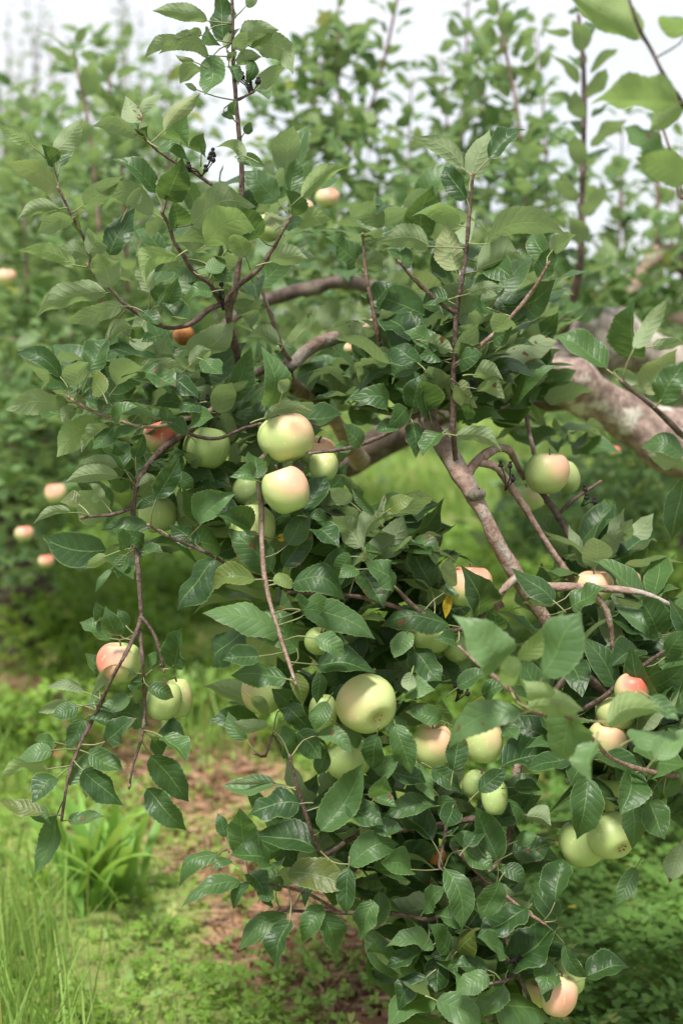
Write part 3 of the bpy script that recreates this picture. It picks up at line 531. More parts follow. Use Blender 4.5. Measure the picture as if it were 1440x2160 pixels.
# leaves deeper in the tree: rosettes on short spurs filling the crown behind the front leaves
FB, FD, FN, FL, FW, FT = [], [], [], [], [], []
def rosette(c, n, out, lmin=.06, lmax=.10):
    out = np.array(out, float)
    for i in range(n):
        th = i * 2.4 + random.uniform(-.4, .4); el = random.uniform(-.3, 1.05)
        dvec = np.array([math.cos(th) * math.cos(el), math.sin(th) * math.cos(el), math.sin(el)]) + out * .5
        dvec /= np.linalg.norm(dvec)
        L = random.uniform(lmin, lmax)
        FB.append(np.array(c) + dvec * random.uniform(.012, .035)); FD.append(dvec)
        FN.append(np.array([0, -.15, 1.]) + .55 * rng.normal(size=3) - dvec * .2); FL.append(L); FW.append(L * random.uniform(.44, .56))
        FT.append((random.random(), 0., 1. if random.random() < .1 else 0.))
FILL = [(950, 740, 110, 120, 1.98, 2.3, 24), (850, 800, 110, 70, 2.05, 2.4, 16), (1070, 720, 70, 100, 2.15, 2.4, 9), (430, 570, 150, 90, 1.98, 2.3, 10), (320, 840, 180, 90, 1.95, 2.3, 18),
        (640, 835, 170, 40, 2.3, 2.6, 14), (720, 620, 140, 110, 3.0, 3.4, 12), (480, 960, 150, 110, 2.0, 2.3, 20), (560, 1100, 140, 80, 1.96, 2.2, 16), (740, 1135, 140, 60, 1.94, 2.15, 16),
        (760, 1280, 200, 110, 1.95, 2.2, 26), (720, 1480, 150, 110, 1.97, 2.2, 15), (880, 1380, 80, 60, 1.98, 2.2, 5), (1310, 1380, 140, 100, 1.98, 2.25, 20), (1230, 1350, 150, 80, 2.0, 2.25, 10),
        (1290, 1560, 150, 110, 1.85, 2.2, 26), (760, 1790, 160, 110, 1.94, 2.12, 14), (930, 1800, 150, 120, 1.95, 2.15, 16), (1010, 1980, 140, 110, 1.95, 2.12, 15),
        (930, 2090, 120, 70, 1.94, 2.1, 10), (1360, 1680, 90, 90, 1.9, 2.2, 14), (1105, 740, 55, 110, 2.2, 2.45, 10), (1190, 930, 80, 35, 2.3, 2.5, 5), (1090, 880, 40, 50, 2.2, 2.4, 3), (950, 865, 110, 45, 2.0, 2.3, 9), (860, 520, 110, 60, 2.1, 2.5, 6), (560, 450, 110, 60, 2.1, 2.5, 4), (1260, 1200, 80, 25, 2.05, 2.2, 4), (300, 1120, 90, 60, 1.95, 2.1, 6)]
for cx, cy, rx, ry, d0, d1, n in FILL:
    for i in range(n):
        a = random.uniform(0, 6.28); r = math.sqrt(random.random())
        c = P(cx + rx * r * math.cos(a), cy + ry * r * math.sin(a), random.uniform(d0, d1))
        rosette(c, random.randint(4, 6), (random.gauss(0, .3), -.4, random.gauss(.1, .3)))
def shoot_leaves(c, lmin, lmax, every, start=.05, tip=True):
    """leaves in a spiral up a shoot with centre line c"""
    seg = np.linalg.norm(np.diff(c, axis=0), axis=1); cum = np.concatenate([[0], np.cumsum(seg)]); tot = cum[-1]
    s = start; k = 0; res = []
    while s < tot:
        j = min(np.searchsorted(cum, s), len(c) - 1); tg = c[j] - c[j - 1]; tg = tg / (np.linalg.norm(tg) + 1e-9)
        th = k * 2.399 + random.uniform(-.3, .3); side = np.array([math.cos(th), math.sin(th), 0])
        side = side - side @ tg * tg; side /= np.linalg.norm(side)
        dv = side * .85 + tg * random.uniform(.25, .75); dv /= np.linalg.norm(dv)
        L = random.uniform(lmin, lmax) * (1 - .35 * max(0, (s / tot - .8) / .2))
        res.append((c[j] + dv * .022, dv, np.cross(np.cross(dv, tg), dv) + .25 * rng.normal(size=3), L, L * random.uniform(.48, .6)))
        s += every * random.uniform(.6, 1.3); k += 1
    return res
for c, r, nm in TW[-1:]:
    for b, dv, nv, L, W in shoot_leaves(c, .075, .105, .024):
        FB.append(b); FD.append(dv); FN.append(nv); FL.append(L); FW.append(W); FT.append((random.random(), 0, 0))
# the part of the crown above the trunk, right of the view
for i in range(190):
    a = random.uniform(0, 6.28); r = math.sqrt(random.random())
    p = TREE + Vector((.42 + r * .85 * math.cos(a), -.35 + r * 1.0 * math.sin(a), random.uniform(1.0, 2.3)))
    q = p - CAM; dep = q.dot(FWD); pxx = 720 + FPX * q.x / dep
    if dep > .3 and pxx < 1520: continue
    rosette(p, 6, (0, 0, .1))

# dried blossom ends
def ico(c, r, sub=1):
    import bmesh
    bm = bmesh.new(); bmesh.ops.create_icosphere(bm, subdivisions=sub, radius=r)
    v = np.array([x.co[:] for x in bm.verts]); f = [[x.index for x in g.verts] for g in bm.faces]; bm.free()
    return v * (1 + .2 * rng.normal(size=(len(v), 1))) + np.array(c), f
def dried(px, py, d, n):
    V, F = [], []; o = np.array(P(px, py, d))
    for i in range(n):
        e = o + np.array([random.uniform(-.018, .018), random.uniform(-.012, .012), random.uniform(.008, .036)])
        cc, rr = spline([o, (o + e) / 2 + np.array([0.003, 0, .002]), e], [.0011, .0009, .0011], .006)
        a, b = tube_arrays(cc, rr, 4, 0)
        for vv, ff in ((a, b), ico(e, .0042), ico(e + np.array([0, 0, .005]), .0028)):
            k = sum(len(x) for x in V); V.append(vv); F += [[q + k for q in f] for f in ff]
    me = mesh('dried_blossom', np.concatenate(V) - o, F, [M_DRY], None, np.full((sum(map(len, V)), 3), .5) * [1, 0, 0])
    link('dried_blossom', me, tree, (Vector(o) - TREE))
for a in ((425, 372, 1.9, 6), (527, 200, 1.91, 6), (470, 655, 1.93, 5), (420, 885, 1.93, 6), (1065, 1035, 2.0, 3), (1225, 1068, 2.1, 3), (1085, 2050, 1.88, 4), (960, 1480, 1.95, 4)): dried(*a)
yb = P(765, 966, 1.9)

# ------------------------------------------------------------------ apples
def apple_mesh(r, ry, blush, bdir, yellow, axis, bite=0):
    """bdir: direction the blush faces; axis: the way the stalk points"""
    ns, nr = 30, 18
    ph = np.linspace(0, np.pi, nr + 1); th = np.linspace(0, 2 * np.pi, ns, endpoint=False)
    PH, TH = np.meshgrid(ph, th, indexing='ij')
    lob = 1 + .022 * np.cos(5 * TH + random.uniform(0, 6)) * (PH > 1.6) * np.sin(PH) ** .5 + .03 * np.cos(TH + random.uniform(0, 6)) + .015 * np.cos(2 * TH + 1)
    rad = np.sin(PH) ** .86 * (1 + .06 * np.cos(PH)) * lob
    z = np.cos(PH) * .92 - .36 * np.exp(-(PH / .30) ** 2) + .22 * np.exp(-((np.pi - PH) / .26) ** 2) + .05 * np.cos(TH + 2.) * np.sin(PH)
    v = np.stack([rad * np.cos(TH) * r, rad * np.sin(TH) * r, z * ry], -1).reshape(-1, 3)
    ii = np.arange((nr + 1) * ns).reshape(nr + 1, ns); jj = np.roll(ii, -1, 1)
    f = np.stack([ii[:-1], ii[1:], jj[1:], jj[:-1]], -1).reshape(-1, 4)
    rot = np.array(Vector(axis).normalized().to_track_quat('Z', 'Y').to_matrix())
    v = v @ rot.T
    n = v / np.linalg.norm(v, axis=1, keepdims=True)
    bd = np.array(bdir, float); bd /= np.linalg.norm(bd)
    bl = np.clip((n @ bd) * .75 + .25, 0, 1) ** 1.3 * blush
    rus = (np.exp(-(PH / .33) ** 2) * .8 + np.exp(-((np.pi - PH) / .22) ** 2) * .8).ravel()
    return v, f, np.stack([bl, np.clip(rus, 0, 1), np.full(len(bl), yellow)], -1), rot
FRUIT = []
def apple(px, py, d, rx, ry, blush, yellow, label, group, bdir=(.2, -.4, .8), axis=None, rot=False, ground=False):
    r = rx * d / FPX; rz = ry * d / FPX * 1.03
    if axis is None: axis = (random.gauss(0, .25), random.gauss(.1, .2), 1)
    c = P(px, py, d); FRUIT.append((px, py, rx * .85, ry * .85, d))
    root = empty('apple', c)
    v, f, t, rm = apple_mesh(r, rz, blush, bdir, yellow, axis)
    me = mesh('skin', v, f, [M_ROT if rot else M_APPLE], None, t); link('skin', me, root)
    z = np.array([0, 0, 1.])
    cc, rr = spline([z * rz * .5, z * rz * .8 + [.001, 0, 0], z * (rz * .90 + .003) + [.004, .001, 0]], [.0015, .0013, .0016], .006)
    a, b = tube_arrays(cc @ rm.T, rr, 5, .05)
    link('stalk', mesh('stalk', a, b, [M_TWIG]), root)
    V, F = [], []
    for k in range(5):
        th = k * 1.2566; dirn = np.array([math.cos(th), math.sin(th), 0]); sd = np.array([-math.sin(th), math.cos(th), 0])
        b0 = dirn * .003 * r / .04 - z * rz * .66; q = [b0 - sd * .0022, b0 + sd * .0022, b0 + dirn * .003 - z * .005 + sd * .001, b0 + dirn * .0045 - z * .003]
        F.append([len(V) + i for i in range(4)]); V += q
    link('calyx', mesh('calyx', np.array(V) @ rm.T, F, [M_DRY], None, np.full((len(V), 3), .5) * [1, 0, 0]), root)
    tag(root, label, 'apple', group)
    return root
GF = 'apples on the foreground branches'
apple(603, 924, 1.90, 59, 56, .75, .75, 'large yellow-green apple above the pink-topped one in the central cluster', GF, (.5, -.1, .9), (-.30, .25, 1))
apple(603, 1034, 1.86, 49, 56, .95, .45, 'pink-topped apple directly below the largest apple of the central cluster', GF, (.35, -.4, .9), (-.40, .15, 1))
apple(437, 945, 2.0, 50, 50, .15, .1, 'shaded plain green apple under leaves beside the red-topped one', GF)
apple(342, 922, 2.0, 39, 40, 2.0, .3, 'apple with a red upper half below the left twig', GF, (.1, -.45, .8))
apple(682, 984, 1.95, 31, 37, .35, .3, 'small green apple half hidden behind the pink-topped central apple', GF)
apple(672, 956, 2.03, 38, 36, .95, .5, 'pinkish apple behind a thin twig at the right of the central cluster', GF, (.2, -.4, .8))
apple(530, 1114, 1.915, 50, 54, .2, .9, 'yellowish apple behind a hanging twig, lowest of the central cluster', GF)
apple(522, 1035, 2.02, 32, 34, .1, .3, 'green apple mostly hidden left of the pink-topped central apple', GF)
apple(335, 1086, 2.02, 40, 42, .1, .6, 'pale green apple behind the twig with an arching leaf', GF)
apple(252, 1397, 1.89, 49, 47, 1.3, .5, 'pink and yellow apple behind forked twigs of the low hanging branch', GF, (-.8, -.5, .5), (.1, .1, 1))
apple(346, 1478, 1.90, 38, 46, .25, .45, 'green apple under a leaf at the tip of the low hanging branch', GF, (.3, -.3, .9), (.1, .1, 1))
apple(377, 1472, 1.935, 30, 46, .4, .4, 'green apple tucked behind its twin on the low hanging branch', GF, (.8, -.2, .5), (-.1, .1, 1))
apple(773, 1487, 1.88, 64, 65, .5, .85, 'large pale yellow-green apple turned to show its blossom end', GF, (-.5, -.3, .3), (-.42, .80, .30))
apple(553, 1462, 1.96, 44, 48, .6, .5, 'pale apple under the tip of the hanging shoot, above a withered leaf', GF, (-.9, -.2, .3))
apple(682, 1505, 1.93, 30, 46, .1, .5, 'narrow green apple just left of the blossom-end apple', GF)
apple(735, 1602, 1.95, 50, 46, .1, .45, 'green apple under leaves below the blossom-end apple', GF)
apple(912, 1573, 1.93, 44, 52, .75, .7, 'pale yellow apple behind a dark leaf, left of a matching pair', GF, (.3, -.4, .8))
apple(1018, 1563, 1.92, 41, 52, .5, .6, 'yellow-green apple under a large blurred leaf, right of a matching pair', GF, (.6, -.3, .6))
apple(910, 1342, 1.99, 41, 40, .05, .25, 'green apple shaded below the leaf with a yellow leaf behind', GF)
apple(962, 1368, 2.02, 27, 32, .05, .25, 'small green apple beside the shaded one under the yellow leaf', GF)
apple(990, 1237, 1.97, 49, 50, 1.3, .5, 'pink apple top showing above a broad leaf beside the pinkish branch', GF, (0, -.3, 1))
apple(1252, 1238, 2.02, 42, 38, 1.1, .5, 'pink apple top behind the sideways pinkish branch', GF, (0, -.3, 1))
apple(1325, 1228, 2.06, 26, 28, 1.1, .5, 'small pink apple above the sideways branch near the edge', GF, (.2, -.3, 1))
apple(1154, 998, 2.08, 47, 50, .85, .5, 'blurred pale apple with pink shoulder hanging alone right of the bare branch', GF, (.7, -.3, .6), (.1, 0, 1))
apple(1192, 1006, 2.15, 31, 39, .2, .4, 'green apple half hidden behind the pale pink-shouldered one', GF)
apple(1122, 1048, 2.45, 34, 30, .5, .6, 'soft blurred apple below and behind the pink-shouldered one', GF)
apple(1333, 1456, 1.85, 37, 40, 1.4, .4, 'red-pink apple below a dark slanting twig', GF, (.1, -.6, .7))
apple(1300, 1500, 1.93, 46, 42, .55, .9, 'pale blurred apple behind a cream leaf under the slanting twig', GF)
apple(1278, 1565, 1.93, 42, 50, .7, .8, 'pale yellow blurred apple among leaves beneath the cream leaf', GF)
apple(1227, 1778, 1.93, 48, 54, .25, .2, 'green apple with a red blemish, left of the low pair on the tree', GF, (-.6, -.3, .3))
apple(1290, 1762, 1.90, 51, 52, .15, .6, 'green apple showing its blossom end, right of the low pair', GF, (.6, -.5, .2), (-.35, .85, .35))
apple(1283, 1672, 1.97, 34, 44, .05, .3, 'green apple between dark hanging leaves above the low pair', GF)
apple(1178, 2098, 1.90, 39, 50, .95, .75, 'apple with red blotches near the bottom of the tree', GF, (.1, -.7, .1))
apple(1203, 2058, 1.95, 30, 44, .05, .4, 'green apple behind the red-blotched one at the bottom', GF)
apple(1135, 2092, 1.96, 34, 34, .8, .6, 'pinkish apple behind leaves left of the red-blotched one', GF)
apple(1043, 1682, 1.93, 28, 42, .05, .3, 'long green apple beside the dark stem with a red knob', GF)
apple(1005, 1655, 2.0, 32, 34, .05, .3, 'green apple under the yellow-green apple with a matching partner', GF)
apple(920, 1806, 1.96, 20, 20, 1, 1, 'brown rotten apple among dark leaves low on the tree', GF, rot=True)
apple(672, 1352, 1.95, 30, 32, .05, .3, 'green apple behind curled leaves near the hanging shoot', GF)
GB = 'apples blurred in the background'
apple(388, 708, 2.2, 23, 22, 1, 1, 'blurred brown-red apple behind the left forked twig', GB, rot=True)
apple(312, 748, 2.5, 18, 19, .9, .9, 'blurred peach apple below the brown-red one', GB)
apple(742, 735, 2.4, 17, 16, 1.4, .9, 'blurred orange apple behind the curved pinkish branch', GB)
apple(118, 1041, 3.5, 23, 24, 1.2, .5, 'blurred apple with a red cheek above the dark left limb', GB, (-.2, -.5, .8))
apple(52, 1126, 3.7, 20, 18, 1.2, .4, 'blurred dull red apple at the far left among hanging leaves', GB)
apple(178, 1161, 3.6, 25, 23, .4, .8, 'blurred yellow-green apple over the sunny grass at left', GB)
apple(98, 1184, 3.7, 17, 15, 1.4, .7, 'blurred pinkish apple left of the yellow-green one over grass', GB)
apple(14, 586, 3.6, 21, 21, 1.0, .7, 'blurred pink-topped apple at the left edge of the orchard', GB)
apple(690, 418, 2.9, 26, 22, 1.2, .7, 'blurred peach apple behind upright leaves in the upper middle', GB)
apple(510, 505, 2.3, 30, 32, .8, .7, 'peach apple hidden behind curved leaves in the upper tree', GB)
apple(567, 480, 2.35, 28, 34, .1, .4, 'green apple hidden behind leaves right of the upper stem', GB)
apple(1295, 952, 3.2, 13, 13, 1.5, .3, 'small blurred red apple under the thick pinkish limb', GB)
apple(640, 440, 2.5, 22, 20, .9, .8, 'peach apple glimpsed below the upright leaf pair', GB)
gp = G(128, 1606); dg = (gp - CAM).dot(FWD)
apple(128, 1592, dg, 17, 15, 1.6, .2, 'fallen red apple lying on the bare soil strip', None, (0, -.3, .8), (.6, .3, .5))

# inner leaves grow clear of the fruit, of the bare stretches of branch and of the opening under the bough
OPEN = FRUIT + [(850, 990, 120, 48, 99), (650, 615, 110, 26, 2.88), (665, 745, 70, 42, 2.2), (1270, 868, 110, 42, 2.84), (1265, 715, 70, 34, 3.4), (1010, 1070, 60, 90, 1.97)]
B_, D_, L_ = np.array(FB), np.array(FD), np.array(FL)
keep = np.ones(len(B_), bool)
for q in (0., .5, 1.):
    w_ = B_ + D_ * (L_ * q)[:, None] - np.array(CAM); dep = w_ @ np.array(FWD)
    ux = 720 + FPX * w_[:, 0] / dep; uy = 1080 - FPX * (w_ @ np.array(UPV)) / dep
    for ax, ay, ex, ey, ad in OPEN:
        keep &= ~((((ux - ax) / ex) ** 2 + ((uy - ay) / ey) ** 2 < 1) & (dep < ad + .02) & (dep > 0))
sel = np.nonzero(keep)[0]
me = batch_leaves('leaves', B_[sel], D_[sel], np.array(FN)[sel], L_[sel], np.array(FW)[sel], [M_LEAF], LG_MID, np.array(FT)[sel], None, TREE)
tag(link('leaves', me, tree), kind='stuff')

# ------------------------------------------------------------------ orchard trees behind
def orchard_tree(base, h, spread, nros, nshoots, label, seed, parts=0, leaf=(.06, .095), shoots=None, tf=.3, ros_z=(.5, 1.), shoot_h=(.6, 1.3), g=LG_LO, limbs=5, every=.05, zmin=.3, infill=()):
    random.seed(seed); base = Vector(base)
    t = empty('apple_tree', base); tag(t, label, 'tree', 'apple trees of the orchard')
    tube('trunk', [base + Vector(p) for p in ((0, 0, -.1), (.03, 0, .3), (-.02, .03, h * (tf + .02)))], (.13, .10, .085), M_DARKB, t, 10, .08, .08, 4)
    top = base + Vector((-.02, .03, h * tf)); lim = []
    for i in range(limbs):
        a = i * 6.283 / limbs + random.uniform(-.4, .4); s = spread * random.uniform(.75, 1.1)
        e = [top, top + Vector((math.cos(a) * s * .4, math.sin(a) * s * .4, h * .13)), top + Vector((math.cos(a) * s * .8, math.sin(a) * s * .8, h * random.uniform(.1, .26))), top + Vector((math.cos(a) * s * 1.1, math.sin(a) * s * 1.1, h * random.uniform(-.05, .25)))]
        o, c, r = tube('limb', e, (.055, .04, .028, .012), M_BRANCH, t, 8, .08); lim.append(c)
    al = np.concatenate(lim); res = []
    for k in range(nshoots):
        s0 = al[rng.integers(3, len(al))]; L = random.uniform(*shoot_h)
        lean = np.array([random.gauss(0, .10), random.gauss(0, .10), 0])
        pts = [s0, s0 + np.array([0, 0, L * .4]) + lean * .3, s0 + np.array([0, 0, L]) + lean]
        o, c, r = tube('shoot', pts, (.010, .007, .003), M_SHOOT, t, 5, .08, .03)
        res += shoot_leaves(c, leaf[0], leaf[1], every)
    for q in shoots or []:
        pts = [P(*p) for p in q]
        o, c, r = tube('shoot', pts, [.0065] + [.0048] * (len(pts) - 2) + [.0022], M_SHOOT, t, 6, .05, .04)
        res += shoot_leaves(c, leaf[0] * 1.15, leaf[1] * 1.15, .024)
    extra = []
    for k in range(nros):
        p = al[rng.integers(0, len(al))]
        c = p + np.array([random.gauss(0, .22), random.gauss(0, .22), random.gauss(.08, .22)])
        if c[2] < zmin: continue
        n = random.randint(4, 6)
        for i in range(n):
            th = i * 2.4 + random.random(); el = random.uniform(-.4, 1.0)
            dv = np.array([math.cos(th) * math.cos(el), math.sin(th) * math.cos(el), math.sin(el)]); L = random.uniform(*leaf)
            extra.append((c + dv * .03, dv, np.array([0, 0, 1.]) + .4 * rng.normal(size=3), L, L * random.uniform(.5, .6)))
    for cx, cy, rx, ry, d0, d1, m in infill:
        for k in range(m):
            a = random.uniform(0, 6.28); q = math.sqrt(random.random())
            c = np.array(P(cx + rx * q * math.cos(a), cy + ry * q * math.sin(a), random.uniform(d0, d1)))
            for i in range(random.randint(4, 7)):
                th = i * 2.4 + random.random(); el = random.uniform(-.4, 1.0)
                dv = np.array([math.cos(th) * math.cos(el), math.sin(th) * math.cos(el), math.sin(el)]); L = random.uniform(*leaf)
                extra.append((c + dv * .03 + rng.normal(size=3) * .02, dv, np.array([0, 0, 1.]) + .5 * rng.normal(size=3), L, L * random.uniform(.42, .54)))
    if parts:
        vis = [q for q in res if 0 < 720 + FPX * (q[0][0]) / max(.1, (Vector(q[0]) - CAM).dot(FWD)) < 1440]
        vis = sorted(vis, key=lambda q: (Vector(q[0]) - CAM).dot(FWD))[:parts]; ids = set(id(q) for q in vis)
        res = [q for q in res if id(q) not in ids]
        tmpl = []
        for i in range(12):
            x, y, z = leaf_points(LG_MID, 1., .50, random.gauss(.22, .12), random.uniform(.1, .5), random.gauss(0, .03), random.uniform(.02, .12), random.uniform(0, 6), random.gauss(0, .4), random.uniform(0, .14))
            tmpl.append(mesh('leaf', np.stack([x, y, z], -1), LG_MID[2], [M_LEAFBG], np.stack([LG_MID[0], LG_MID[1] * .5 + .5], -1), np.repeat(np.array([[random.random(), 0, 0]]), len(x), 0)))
        for b, dv, nv, L, W in vis:
            A = Vector(dv).normalized(); N = Vector(nv); N = (N - N.dot(A) * A).normalized(); C = N.cross(A)
            o = link('leaf', random.choice(tmpl), t)
            m = Matrix((A, C, N)).transposed().to_4x4(); m.translation = Vector(b) - base
            o.matrix_local = m @ Matrix.Diagonal((L, L * random.uniform(.9, 1.1), L, 1))
    allq = res + extra
    b, dv, nv, L, W = zip(*allq)
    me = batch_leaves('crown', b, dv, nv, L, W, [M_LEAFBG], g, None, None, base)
    tag(link('crown', me, t), kind='stuff')
    return t
S1 = [[(720, 600, 4.1), (720, 320, 4.1), (712, 120, 4.1), (714, -60, 4.1)], [(725, 340, 4.1), (790, 200, 4.05), (835, 10, 4.0), (845, -60, 4.0)],
      [(1112, 600, 3.8), (1105, 400, 3.8), (1090, 230, 3.8), (1062, 90, 3.8), (1040, -60, 3.8)], [(985, 560, 4.4), (975, 280, 4.4), (982, 120, 4.4), (990, -60, 4.4)],
      [(1300, 640, 4.5), (1305, 480, 4.5), (1312, 250, 4.5)], [(1386, 640, 4.8), (1385, 560, 4.8), (1392, 330, 4.8)], [(868, 520, 4.6), (862, 330, 4.6), (868, 160, 4.6)],
      [(640, 560, 4.2), (655, 300, 4.2), (690, 60, 4.2)], [(1160, 560, 4.6), (1150, 300, 4.5), (1130, 60, 4.5)], [(600, 600, 4.4), (590, 380, 4.4), (610, 250, 4.4)],
      [(790, 600, 4.3), (800, 380, 4.3), (790, 250, 4.3)], [(930, 560, 4.2), (945, 330, 4.2), (930, 120, 4.2)], [(1440, 640, 4.6), (1430, 420, 4.6), (1440, 300, 4.6)], [(1040, 600, 4.3), (1030, 400, 4.3), (1020, 150, 4.3)]]
orchard_tree((1.5, 4.7, 0), 1.95, 1.15, 230, 6, 'apple tree with tall upright leafy shoots just behind the foreground tree', 21, 300, (.052, .080), S1, g=LG_MID, shoot_h=(.3, .7), zmin=1.0, tf=.5, infill=((720, 430, 180, 150, 3.5, 4.6, 100), (690, 200, 90, 130, 3.9, 4.4, 34), (590, 260, 60, 90, 4.0, 4.6, 14), (1040, 430, 170, 150, 3.6, 4.6, 76), (1040, 200, 100, 130, 3.8, 4.5, 34), (1330, 600, 150, 90, 3.7, 4.8, 36), (1330, 400, 100, 90, 4.2, 4.8, 6), (1230, 660, 200, 70, 3.8, 4.6, 32), (860, 560, 300, 70, 3.4, 4.4, 50)))
S2 = [[(215, 640, 3.6), (205, 420, 3.6), (180, 220, 3.6), (152, 110, 3.6)], [(270, 620, 3.7), (255, 330, 3.7), (235, 220, 3.7), (228, 130, 3.7)], [(60, 640, 4.2), (50, 420, 4.2), (40, 270, 4.2)], [(340, 600, 4.2), (350, 400, 4.2), (370, 240, 4.2)], [(10, 600, 5), (12, 430, 5), (8, 300, 5)]]
orchard_tree((-1.25, 5.3, 0), 1.9, 1.25, 620, 12, 'apple tree at far left with drooping leafy limbs over sunlit grass', 22, 160, (.06, .09), S2, shoot_h=(.4, .9), infill=((220, 520, 280, 190, 3.9, 5.2, 110), (120, 400, 190, 130, 4.2, 5.4, 45), (100, 850, 200, 220, 3.8, 5.0, 100), (40, 1100, 90, 160, 4.2, 5.0, 40), (240, 330, 120, 110, 3.7, 4.6, 22), (480, 620, 150, 120, 3.8, 5.0, 40), (130, 270, 170, 90, 4.6, 5.8, 40), (360, 260, 90, 90, 4.8, 5.8, 16), (220, 140, 70, 70, 5.2, 5.8, 9)))
orchard_tree((-1.9, 7.8, 0), 2.4, 1.4, 620, 34, 'blurred apple tree behind the far left one, thin shoots against sky', 23, 0, (.055, .085), None, shoot_h=(.6, 1.3), every=.045)
orchard_tree((-.35, 8.6, 0), 2.2, 1.3, 560, 20, 'blurred apple tree in the middle distance behind the upper stem', 24, 0, (.055, .085), None, shoot_h=(.4, 1.1))
orchard_tree((1.65, 6.6, 0), 2.0, 1.25, 620, 12, 'blurred apple tree behind the thick pinkish limb at the side', 25, 0, (.06, .09), None, shoot_h=(.3, .8), zmin=.12, infill=((1270, 1070, 220, 110, 4.4, 6.2, 110), (1180, 1130, 160, 60, 4.4, 5.6, 40), (1400, 1000, 120, 150, 4.2, 6., 50)))
orchard_tree((-1.95, 11.5, 0), 3.9, 1.0, 420, 46, 'tall wispy blurred tree rising at upper left against the sky', 26, 0, (.05, .08), None, shoot_h=(.9, 1.9), every=.05)
orchard_tree((.9, 12.5, 0), 2.5, 1.5, 420, 16, 'far blurred orchard tree between the upright shoots', 27, 0, (.06, .09), None)
orchard_tree((3.4, 12.0, 0), 2.3, 1.5, 420, 12, 'far blurred orchard tree low on the horizon at the side', 28, 0, (.06, .09), None, shoot_h=(.3, .7))
orchard_tree((-1.4, 14.5, 0), 2.9, 1.6, 420, 24, 'far blurred orchard tree peeking over the left row', 29, 0, (.06, .09), None, shoot_h=(.6, 1.4))
orchard_tree((-3.1, 13.0, 0), 3.2, 1.1, 380, 34, 'slender blurred tree at the upper left corner, shoots fading into sky', 30, 0, (.05, .08), None, shoot_h=(.8, 1.7), every=.05)
random.seed(77)
# ------------------------------------------------------------------ ground cover
def scatter(n, d0, d1, power=1., xpad=1.15):
    d = d0 + (d1 - d0) * rng.random(n) ** power
    x = (rng.random(n) - .5) * .48 * d * xpad
    return x, d
def blades(name, x, y, h, w, mat, lean=.35, yel=.06):
    n = len(x); z = hgt(x, y) * np.clip((12 - np.hypot(x, y)) / 6, 0, 1)
    th = rng.uniform(0, 6.283, n); ld = rng.uniform(0, 6.283, n); la = np.abs(rng.normal(0, lean, n))
    sv = np.stack([np.cos(th), np.sin(th), 0 * th], -1); lv = np.stack([np.cos(ld), np.sin(ld), 0 * ld], -1)
    V = []
    for k, (t, ww) in enumerate(((0, .8), (.35, 1.), (.7, .7), (1., .06))):
        c = np.stack([x, y, z - .01], -1) + np.array([0, 0, 1.]) * (h * t * (1 - .35 * la * t))[:, None] + lv * (h * la * t * t)[:, None]
        V += [c - sv * (w * ww / 2)[:, None], c + sv * (w * ww / 2)[:, None]]
    V = np.stack(V, 1).reshape(-1, 3)
    f0 = np.array([[0, 1, 3, 2], [2, 3, 5, 4], [4, 5, 7, 6]]); F = (f0[None] + (np.arange(n) * 8)[:, None, None]).reshape(-1, 4)
    tint = np.stack([rng.random(n), (rng.random(n) < yel) * rng.uniform(.3, .9, n), np.zeros(n)], -1)
    return bigmesh(name, V, F, [mat], None, np.repeat(tint, 8, 0))
def hearts(name, x, y, z, size, mat, leaflets=3, tilt=.35):
    """clover-like leaves: each a whorl of heart-shaped leaflets with a thin stalk"""
    n = len(x); base = np.array([[0, 0, 0], [.55, -.42, .06], [1.0, -.36, .03], [.86, 0, 0], [1.0, .36, .03], [.55, .42, .06]])
    fb = np.array([[0, 1, 2, 3], [0, 3, 4, 5]])
    V, F = [], []; k0 = 0
    for j in range(leaflets):
        a = j * 6.283 / leaflets; c, s = math.cos(a), math.sin(a)
        V.append(base @ np.array([[c, s, 0], [-s, c, 0], [0, 0, 1]])); F.append(fb + k0); k0 += 6
    V = np.concatenate(V); F = np.concatenate(F)
    th = rng.uniform(0, 6.283, n); tx, ty = rng.normal(0, tilt, n), rng.normal(0, tilt, n)
    c, s = np.cos(th), np.sin(th)
    X = V[None, :, 0] * c[:, None] - V[None, :, 1] * s[:, None]; Y = V[None, :, 0] * s[:, None] + V[None, :, 1] * c[:, None]
    Z = V[None, :, 2] + X * tx[:, None] + Y * ty[:, None]
    W = np.stack([x[:, None] + X * size[:, None], y[:, None] + Y * size[:, None], z[:, None] + Z * size[:, None]], -1).reshape(-1, 3)
    FF = (F[None] + (np.arange(n) * len(V))[:, None, None]).reshape(-1, 4)
    tint = np.stack([rng.random(n), (rng.random(n) < .04) * .5, np.zeros(n)], -1)
    return bigmesh(name, W, FF, [mat], None, np.repeat(tint, len(V), 0))
